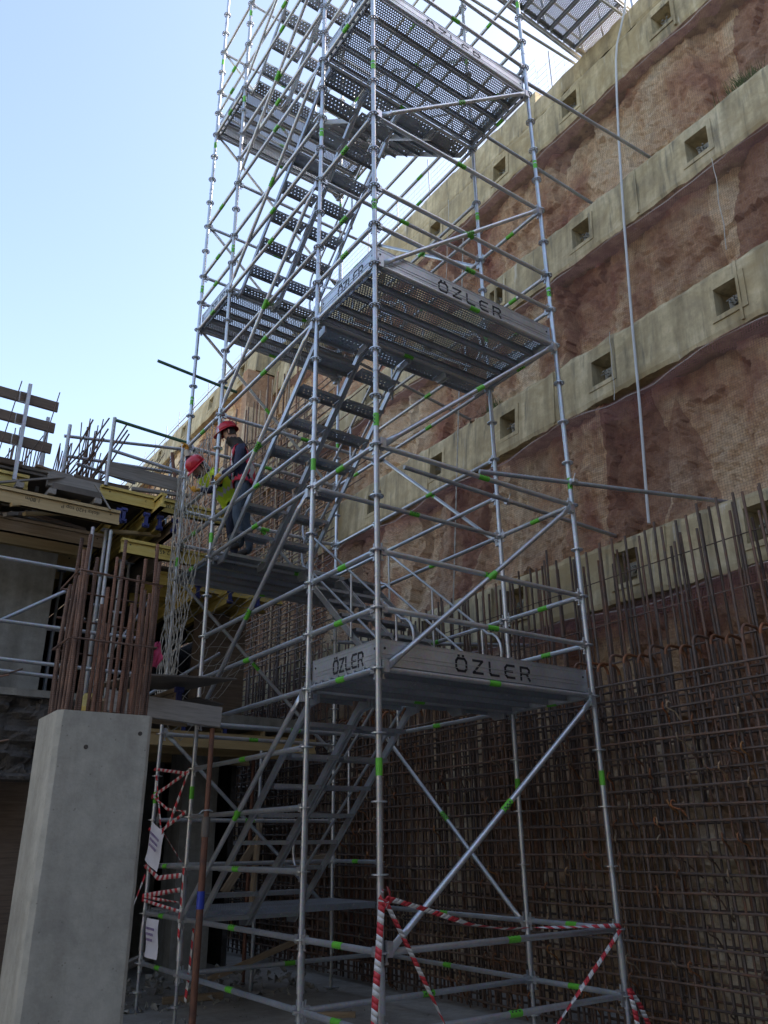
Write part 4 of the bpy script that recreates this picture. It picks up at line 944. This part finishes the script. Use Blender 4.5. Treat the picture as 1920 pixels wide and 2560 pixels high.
lo = [([ez(YFR, -.42), ez(YE, -.55)], 'topmost thin striped tape between rear left posts'), ([ez(YFR, -.75), ez(YE, -.52)], 'striped tape rising right under topmost one at rear left posts'),
      ([ez(YFR, -.72), ez(4.2, -.9), ez(YE, -.95)], 'striped tape falling right in the middle of rear left posts'), ([ez(YE, -.5), ez(4.05, -1.0), ez(4.3, -1.15)], 'steep striped tape from the near rear post towards the notice'),
      ([ez(YFR, -1.1), ez(4.3, -1.12), ez(YE, -.95)], 'sagging striped tape holding the upper notice'), ([ez(YFR-.1, -.5), ez(4.35, -1.1), ez(YE+.02, -1.45)], 'steep striped tape crossing down to near rear post'),
      ([ez(YFR, -1.5), ez(4.3, -1.62), ez(YE, -1.58)], 'broad striped tape below the upper notice'), ([ez(YFR, -1.82), ez(YE, -1.72)], 'upper of the three tapes fanning out low at rear left posts'),
      ([ez(YFR, -1.83), ez(YE, -1.84)], 'middle of the three tapes fanning out low at rear left posts'), ([ez(YFR, -1.86), ez(YE, -1.92)], 'lowest of the three tapes fanning out low at rear left posts'),
      ([(-.04, YE-.03, -1.5), (-.045, YE-.04, -1.9), (-.04, YE-.03, -2.2)], 'tape wound down along the near rear post'), ([(-.03, YFR+.02, -1.6), (-.12, YFR+.05, -1.9)], 'loose tape end hanging left of the far rear post'),
      ([(.12, YE-.03, -2.05), (.10, YE-.04, -2.5), (.08, YE-.04, -2.75)], 'striped tape hanging below lowest rear landing')]
for i, (p, lb) in enumerate(lo): tape('warning_tape', p, lb, .034 if i not in (6, 7) else .05, .4*(i % 3), face=(-1, -.4, 0))
def notice(P, ux, uy, wd, ht, label):
    """sheet hung at P (top left), ux right, uy down"""
    P, ux, uy = V(P), V(ux).normalized(), V(uy).normalized(); nrm = uy.cross(ux).normalized(); b = MB(); n_ = 6
    if nrm.dot(V((-.4, -.9, 0))) < 0: nrm = -nrm
    for i in range(n_+1):
        for j in range(n_+1): b.v.append(P+ux*wd*i/n_+uy*ht*j/n_+nrm*(.012*sin(i*.8)+.008*sin(j*1.1)))
    m = n_+1; b.f = [(i*m+j, i*m+j+1, (i+1)*m+j+1, (i+1)*m+j) for i in range(n_) for j in range(n_)]; b.m = [0]*len(b.f); b.smooth = [True]*len(b.f)
    o = tag(b.obj('paper_notice', 'paper'), label, 'notice', 'paper notices on the rear posts')
    t = MB()
    for r in range(3):
        x = .12+.05*r
        while x < .85-.04*r:
            l = random.uniform(.04, .09); a = [P+ux*wd*xx+uy*ht*yy+nrm*.024 for xx, yy in ((x, .22+.14*r), (min(x+l, .9), .22+.14*r), (min(x+l, .9), .285+.14*r), (x, .285+.14*r))]; t.add(a, [(0, 1, 2, 3)]); x += l+.02
    tag(t.obj('printed_lines', 'ink', o), kind='stuff')
notice((-.09, 4.52, -1.02), (.12, -.75, -.36), (-.05, .18, -1.), .30, .42, 'tilted white paper notice with three printed lines tied among the tapes')
notice((-.09, 4.42, -2.02), (.05, -1., -.04), (.0, -.08, -1.), .30, .38, 'white paper notice hanging upright from the lowest rear landing')

# ------------------------------------------------------------------ rope safety nets
def rope_net(name, surf, nu, nv, label, jit, r=.0045):
    """knotted diamond net: surf(u, v) -> point, u and v in 0..1"""
    b = MB(); P = {}
    for i in range(nu+1):
        for j in range(nv+1):
            if (i+j) % 2 == 0:
                q = V(surf(i/nu, j/nv)); P[i, j] = q+V((random.gauss(0, jit), random.gauss(0, jit), random.gauss(0, jit)))
    for (i, j), q in P.items():
        for di in (1, -1):
            k = (i+di, j+1)
            if k in P:
                a, c_ = q, P[k]; m_ = a.lerp(c_, .5)+V((random.gauss(0, jit*.6), random.gauss(0, jit*.6), -abs(random.gauss(.01, jit*.7)))); b.tube([a, m_, c_], r, 5, cap=False)
    return tag(b.obj(name, 'rope_net'), label, 'net', 'rope safety nets on the rear landing')
def s1(u, v):        # hangs on the left face of the rear bay, gathered towards the bottom
    wid = 1.-.85*max(0, v-.38); y = YFR+.02-(YFR-YE+.06)*u*wid; z = 4.0-3.75*v-.28*sin(pi*u)*(1-v)**2
    return (-.07-.14*sin(pi*u)*sin(pi*min(1, v*1.3))-.05*v, y+.03*sin(v*9), z)
rope_net('safety_net', s1, 26, 30, 'pale rope safety net bunched on the left side of the rear landing', .010)
def s2(u, v):
    return (.05+W_*u, YFR+.09+.10*sin(pi*u*2)*v, 3.0-3.1*v*(.75+.25*cos(u*5))-.15*sin(pi*u))
rope_net('safety_net', s2, 18, 22, 'rope safety net draped across the back of the tower', .02, .0042)

# ------------------------------------------------------------------ two workers on the rear landing
noisy('jacket_navy', [(.018, .020, .045), (.035, .038, .075)], 8, 0, .85, .5, .02)
noisy('jeans', [(.05, .07, .095), (.085, .11, .14)], 8, 0, .9, .5, .02)
noisy('trouser_dark', [(.012, .015, .03), (.025, .028, .05)], 8, 0, .9, .5, .02)
noisy('skin', [(.42, .24, .17), (.52, .32, .23)], 10, 0, .55, .1)
noisy('hair_dark', [(.012, .008, .006), (.03, .02, .014)], 40, 0, .7, .4)
noisy('glove', [(.45, .42, .34), (.55, .50, .40)], 14, 0, .85, .3)
noisy('glove_palm', [(.55, .28, .03), (.65, .36, .06)], 14, 0, .7, .3)
noisy('vest_red', [(.50, .02, .05), (.62, .04, .08)], 10, 0, .7, .4, .01)
noisy('vest_yellow', [(.50, .72, .02), (.62, .85, .05)], 10, 0, .6, .4, .01)
noisy('reflective', [(.48, .48, .46), (.60, .60, .58)], 14, 0, .4, .1)
noisy('helmet_red', [(.45, .012, .025), (.55, .02, .035)], 5, 0, .28, .05)
noisy('boot', [(.02, .017, .015), (.05, .042, .036)], 12, 0, .7, .4)
def skin_body(joints, edges, radii, root):
    names = list(joints); me = bpy.data.meshes.new('body'); me.from_pydata([joints[k] for k in names], [(names.index(a), names.index(b_)) for a, b_ in edges], [])
    o = bpy.data.objects.new('tmpbody', me); C.link(o)
    o.modifiers.new('s', 'SKIN'); sd = o.modifiers.new('d', 'SUBSURF'); sd.levels = sd.render_levels = 2
    for i, k in enumerate(names):
        sv = me.skin_vertices[0].data[i]; rr = radii[k]; sv.radius = rr if isinstance(rr, tuple) else (rr, rr); sv.use_root = (k == root)
    dg = bpy.context.evaluated_depsgraph_get(); m2 = bpy.data.meshes.new_from_object(o.evaluated_get(dg)); bpy.data.objects.remove(o); return m2
def glove(parent, wrist, dirn, palm_n, curl=.8):
    """palm, four fingers of unequal length and a thumb from the side of the palm, closed round a rope"""
    w_, d, nrm = V(wrist), V(dirn).normalized(), V(palm_n); nrm = (nrm-d*nrm.dot(d)).normalized(); s_ = d.cross(nrm); b = MB()
    b.tube([w_-d*.07, w_-d*.02, w_+d*.02], .036, 10, 0, rs=[.042, .037, .034])
    pal = [w_+d*t for t in (.0, .035, .07, .09)]; n_ = 10; rows = []
    for t, (a, c_) in zip(pal, ((.032, .019), (.042, .020), (.044, .017), (.040, .013))): rows += [t+s_*a*cos(2*pi*j/n_)+nrm*c_*sin(2*pi*j/n_) for j in range(n_)]
    b.add(rows, [(i*n_+j, i*n_+(j+1) % n_, (i+1)*n_+(j+1) % n_, (i+1)*n_+j) for i in range(3) for j in range(n_)]+[tuple(range(n_))[::-1], tuple(30+j for j in range(n_))], 1, True)
    for k, L in enumerate((.072, .080, .075, .060)):
        a = w_+d*.085+s_*(.031-.0207*k); pts = [a-d*.01]; an = 0
        for f_ in (.42, .33, .27): an += curl*(1.0+.08*k); pts.append(pts[-1]+(d*cos(an)+nrm*sin(an))*L*f_)
        b.tube(pts, .0098, 7, 1, rs=[.0105, .0102, .0096, .0078])
    a = w_+d*.03+s_*.036; b.tube([a, a+(s_*.7+d*.6+nrm*.4)*.036, a+(s_*.55+d*.9+nrm*.9)*.058, a+(s_*.2+d*1.+nrm*1.3)*.07], .0115, 7, 1, rs=[.014, .0125, .011, .009])
    return b.obj('glove', ['glove', 'glove_palm'], parent)
def helmet(parent, c, up, fwd, sticker=None):
    c, up, fwd = V(c), V(up).normalized(), V(fwd); fwd = (fwd-up*fwd.dot(up)).normalized(); sd = up.cross(fwd); b = MB(); n_ = 24; rows = []
    prof = [(1.0, 0.), (1.0, .25), (.95, .52), (.82, .76), (.6, .92), (.32, 1.0), (.05, 1.02)]
    for (r_, h_) in prof: rows += [c+fwd*(.142*r_*cos(2*pi*j/n_))+sd*(.115*r_*sin(2*pi*j/n_))+up*(.135*h_+ (.008*(abs(sin(2*pi*j/n_)) < .25) if h_ > .6 else 0)) for j in range(n_)]
    k = len(prof); b.add(rows, [(i*n_+j, i*n_+(j+1) % n_, (i+1)*n_+(j+1) % n_, (i+1)*n_+j) for i in range(k-1) for j in range(n_)]+[tuple((k-1)*n_+j for j in range(n_))], 0, True)
    ri = [c+fwd*(.140*cos(2*pi*j/n_))+sd*(.113*sin(2*pi*j/n_))+up*.004 for j in range(n_)]
    ro = [c+fwd*((.150+.055*max(0, cos(2*pi*j/n_))**1.5)*cos(2*pi*j/n_))+sd*(.125*sin(2*pi*j/n_))-up*(.008+.02*max(0, cos(2*pi*j/n_))) for j in range(n_)]
    b.add(ri+ro, [(j, (j+1) % n_, n_+(j+1) % n_, n_+j) for j in range(n_)], 0, True)
    o = b.obj('helmet', 'helmet_red', parent); o.modifiers.new('t', 'SOLIDIFY').thickness = .004; return o
def shell(me, name, parent, mats, test, off, matf=None):
    """clothing layer: the body faces that pass test, pushed outwards"""
    b = MB(); mp = {}
    for p in me.polygons:
        if not test(p.center, p.normal): continue
        ids = []
        for v in p.vertices:
            if v not in mp: mp[v] = len(b.v); b.v.append(tuple(me.vertices[v].co+me.vertices[v].normal*off))
            ids.append(mp[v])
        b.f.append(ids); b.m.append(matf(p.center) if matf else 0); b.smooth.append(True)
    if not b.f: return None
    o = b.obj(name, mats, parent); s_ = o.modifiers.new('t', 'SOLIDIFY'); s_.thickness = .008; s_.offset = 1; return o
def worker(name, base, fwd, J, R, label, mats, cls, groups=None):
    base, fwd = V(base), V((*fwd, 0)).normalized(); left = V((-fwd.y, fwd.x, 0))
    W = {k: base+fwd*a+left*b_+V((0, 0, c_)) for k, (a, b_, c_) in J.items()}
    E_ = [('pel', 'spine'), ('spine', 'chest'), ('chest', 'neck'), ('neck', 'head0'), ('head0', 'head1'), ('head1', 'head2')]
    for s_ in 'LR': E_ += [('pel', 'hip'+s_), ('hip'+s_, 'thi'+s_), ('thi'+s_, 'kne'+s_), ('kne'+s_, 'cal'+s_), ('cal'+s_, 'ank'+s_), ('ank'+s_, 'toe'+s_), ('chest', 'sho'+s_), ('sho'+s_, 'uar'+s_), ('uar'+s_, 'elb'+s_), ('elb'+s_, 'far'+s_), ('far'+s_, 'wri'+s_)]
    me = skin_body(W, E_, R, 'pel')
    me.name = name
    for m in mats: me.materials.append(MATS[m])
    segs = {}
    for p in me.polygons: p.material_index = cls(p.center, W); p.use_smooth = True
    o = link(name, me, None); tag(o, label, 'person'); return o, me, W, fwd, left
RAD = dict(pel=(.15, .115), spine=(.145, .11), chest=(.165, .12), neck=.058, head0=(.066, .075), head1=(.082, .098), head2=(.07, .085))
for s_ in 'LR': RAD.update({'hip'+s_: .095, 'thi'+s_: .085, 'kne'+s_: .064, 'cal'+s_: .062, 'ank'+s_: .048, 'toe'+s_: (.045, .035), 'sho'+s_: .072, 'uar'+s_: .060, 'elb'+s_: .049, 'far'+s_: .046, 'wri'+s_: .034})
# standing worker: faces left, head bowed, both hands down on the net
J1 = dict(pel=(.0, 0, .93), spine=(.0, 0, 1.12), chest=(.03, 0, 1.34), neck=(.11, 0, 1.535), head0=(.185, 0, 1.61), head1=(.23, 0, 1.68), head2=(.235, 0, 1.755),
          hipL=(0, .09, .88), thiL=(.03, .10, .68), kneL=(.05, .10, .48), calL=(.01, .10, .33), ankL=(-.03, .10, .09), toeL=(.12, .12, .045),
          hipR=(0, -.09, .88), thiR=(-.03, -.10, .68), kneR=(-.04, -.11, .48), calR=(-.09, -.11, .33), ankR=(-.12, -.11, .09), toeR=(.04, -.13, .045),
          shoL=(.05, .18, 1.385), uarL=(.05, .22, 1.25), elbL=(.07, .235, 1.11), farL=(.17, .20, 1.05), wriL=(.27, .16, 1.03),
          shoR=(.06, -.18, 1.385), uarR=(.11, -.21, 1.25), elbR=(.19, -.20, 1.13), farR=(.28, -.15, 1.09), wriR=(.36, -.10, 1.08))
def near(p, W, a, b_):
    A, B2 = W[a], W[b_]; d = B2-A; t = max(0, min(1, (p-A).dot(d)/d.dot(d))); return (p-(A+d*t)).length
def limb(p, W):
    c_ = [(near(p, W, 'pel', 'spine')-.10, 'torso'), (near(p, W, 'spine', 'chest')-.11, 'torso'), (near(p, W, 'chest', 'neck')-.07, 'torso'), (near(p, W, 'neck', 'head0')-.05, 'neck'), (near(p, W, 'head0', 'head2')-.08, 'head')]
    for s_ in 'LR':
        c_ += [(near(p, W, 'sho'+s_, 'elb'+s_)-.055, 'arm'), (near(p, W, 'elb'+s_, 'wri'+s_)-.04, 'arm'), (near(p, W, 'chest', 'sho'+s_)-.08, 'torso'), (near(p, W, 'hip'+s_, 'kne'+s_)-.08, 'leg'), (near(p, W, 'kne'+s_, 'ank'+s_)-.055, 'leg'), (near(p, W, 'ank'+s_, 'toe'+s_)-.045, 'foot'), (near(p, W, 'pel', 'hip'+s_)-.10, 'hip')]
    return min(c_)[1]
def cls1(p, W):
    k = limb(p, W)
    if k == 'head' and p.z < W['head0'].z-.015: k = 'neck'
    return {'torso': 0, 'arm': 0, 'neck': 0, 'head': 1, 'leg': 2, 'hip': 2, 'foot': 3}[k]
P1 = (.33, 3.50, 2.06); F1 = (-.86, .5)
o1, me1, W1, f1, l1 = worker('person', P1, F1, J1, RAD, 'worker in red helmet, navy jacket and red vest standing bowed over the net', ['jacket_navy', 'skin', 'jeans', 'boot'], cls1)
hu = (V((0, 0, 1))+f1*.42).normalized()
def head_parts(o, W, fwd, left, up, hair=True):
    c_ = W['head1']; fw = (fwd-up*fwd.dot(up)).normalized()
    b = MB(); b.tube([c_+fw*.085+up*.03, c_+fw*.112-up*.008, c_+fw*.122-up*.026, c_+fw*.09-up*.034], .013, 7, 0, rs=[.008, .012, .014, .009]); b.obj('nose', 'skin', o)
    for s_ in (1, -1):
        e = MB(); e.tube([c_+fw*.088+left*.032*s_+up*.018, c_+fw*.096+left*.033*s_+up*.017], .010, 8); e.obj('eye', 'hair_dark', o)
        e = MB(); e.tube([c_+fw*.086+left*.012*s_+up*.036, c_+fw*.089+left*.05*s_+up*.034], .006, 5); e.obj('eyebrow', 'hair_dark', o)
        e = MB(); e.tube([c_-fw*.005+left*.078*s_+up*.03, c_-fw*.012+left*.094*s_+up*.01, c_-fw*.0+left*.082*s_-up*.03], .012, 7); e.obj('ear', 'skin', o)
    e = MB(); e.tube([c_+fw*.094-left*.024-up*.058, c_+fw*.10-up*.056, c_+fw*.094+left*.024-up*.058], .006, 6); e.obj('mouth', 'vest_red', o)
    h = MB(); n_ = 14; rows = []
    for t in range(6):
        a = t/5
        rows += [c_+up*(.055-.10*a)-fw*((.103-.01*a)*cos(b_))+left*((.091-.008*a)*sin(b_)) for b_ in [(-1.75+3.5*j/(n_-1)) for j in range(n_)]]
    h.add(rows, [(i*n_+j, i*n_+j+1, (i+1)*n_+j+1, (i+1)*n_+j) for i in range(5) for j in range(n_-1)], 0, True); h.obj('hair', 'hair_dark', o)
head_parts(o1, W1, (f1-V((0, 0, .42))).normalized(), l1, hu)
helmet(o1, W1['head1']+hu*.045, hu, f1-V((0, 0, .4)))
t_ = lambda p: (p-V(P1))
shell(me1, 'vest', o1, ['vest_red', 'reflective'], lambda p, n_: limb(p, W1) == 'torso' and .98 < t_(p).z < 1.47 and abs(t_(p).dot(l1)) < .185, .014,
      lambda p: 1 if (1.12 < t_(p).z < 1.17 or abs(abs(t_(p).dot(l1))-.10) < .022) else 0)
shell(me1, 'harness_belt', o1, ['vest_red'], lambda p, n_: limb(p, W1) in ('torso', 'hip') and .93 < t_(p).z < .995, .022)
shell(me1, 'collar', o1, ['hair_dark'], lambda p, n_: limb(p, W1) in ('neck', 'torso', 'head') and 1.44 < t_(p).z < 1.60 and t_(p).dot(f1) < .235, .024)
MB().box((-.03, -.004, -.022), (.03, .004, .022)).obj('buckle', 'reflective', o1, M4.Translation(W1['pel']+f1*.115+l1*.12+V((0, 0, .05))) @ M4.Rotation(.3, 4, 'Z'))
glove(o1, W1['wriL'], f1*.55-V((0, 0, .85)), -l1+f1*.2, .55)
glove(o1, W1['wriR'], f1*.9-V((0, 0, .35)), -V((0, 0, 1)), .7)
# bent worker in the yellow vest, reaching up to the post
J2 = dict(pel=(-.02, 0, .87), spine=(.08, 0, 1.01), chest=(.25, 0, 1.13), neck=(.38, 0, 1.20), head0=(.44, 0, 1.21), head1=(.495, 0, 1.23), head2=(.54, 0, 1.27),
          hipL=(-.03, .09, .86), thiL=(.0, .10, .66), kneL=(.04, .11, .47), calL=(.0, .11, .32), ankL=(-.05, .11, .09), toeL=(.10, .13, .045),
          hipR=(-.03, -.09, .86), thiR=(-.07, -.10, .66), kneR=(-.09, -.11, .47), calR=(-.14, -.11, .32), ankR=(-.18, -.11, .09), toeR=(-.03, -.13, .045),
          shoL=(.31, .17, 1.12), uarL=(.33, .20, 1.00), elbL=(.36, .19, .88), farL=(.42, .14, .87), wriL=(.49, .09, .89),
          shoR=(.33, -.16, 1.17), uarR=(.41, -.20, 1.23), elbR=(.50, -.22, 1.32), farR=(.56, -.20, 1.42), wriR=(.60, -.17, 1.51))
P2 = (.36, 3.93, 2.06); F2 = (-.93, -.05)
def cls2(p, W):
    k = limb(p, W); return {'torso': 0, 'arm': 0, 'neck': 0, 'head': 1, 'leg': 2, 'hip': 2, 'foot': 3}[k]
o2, me2, W2, f2, l2 = worker('person', P2, F2, J2, RAD, 'bent worker in red helmet and bright yellow vest reaching up behind the net', ['jacket_navy', 'skin', 'trouser_dark', 'boot'], cls2)
hu2 = (V((0, 0, 1))*.6+f2*.8).normalized()
head_parts(o2, W2, (f2*.5-V((0, 0, .85))).normalized(), l2, hu2)
helmet(o2, W2['head1']+hu2*.04, hu2, f2*.5-V((0, 0, .85)))
ax = (W2['neck']-W2['pel']).normalized()
shell(me2, 'vest', o2, ['vest_yellow', 'reflective'], lambda p, n_: limb(p, W2) in ('torso', 'hip') and -.10 < (p-W2['pel']).dot(ax) < .49, .018, lambda p: 1 if .17 < (p-W2['pel']).dot(ax) < .215 else 0)
glove(o2, W2['wriR'], V((0, 0, 1))+f2*.3, f2, .9); glove(o2, W2['wriL'], f2*.8-V((0, 0, .4)), V((0, 0, 1)), .8)
# lift the whole place so that the floor is z = 0
for o in list(S.objects):
    if o.parent is None and o.type in ('MESH', 'EMPTY'): o.location.z += ZO
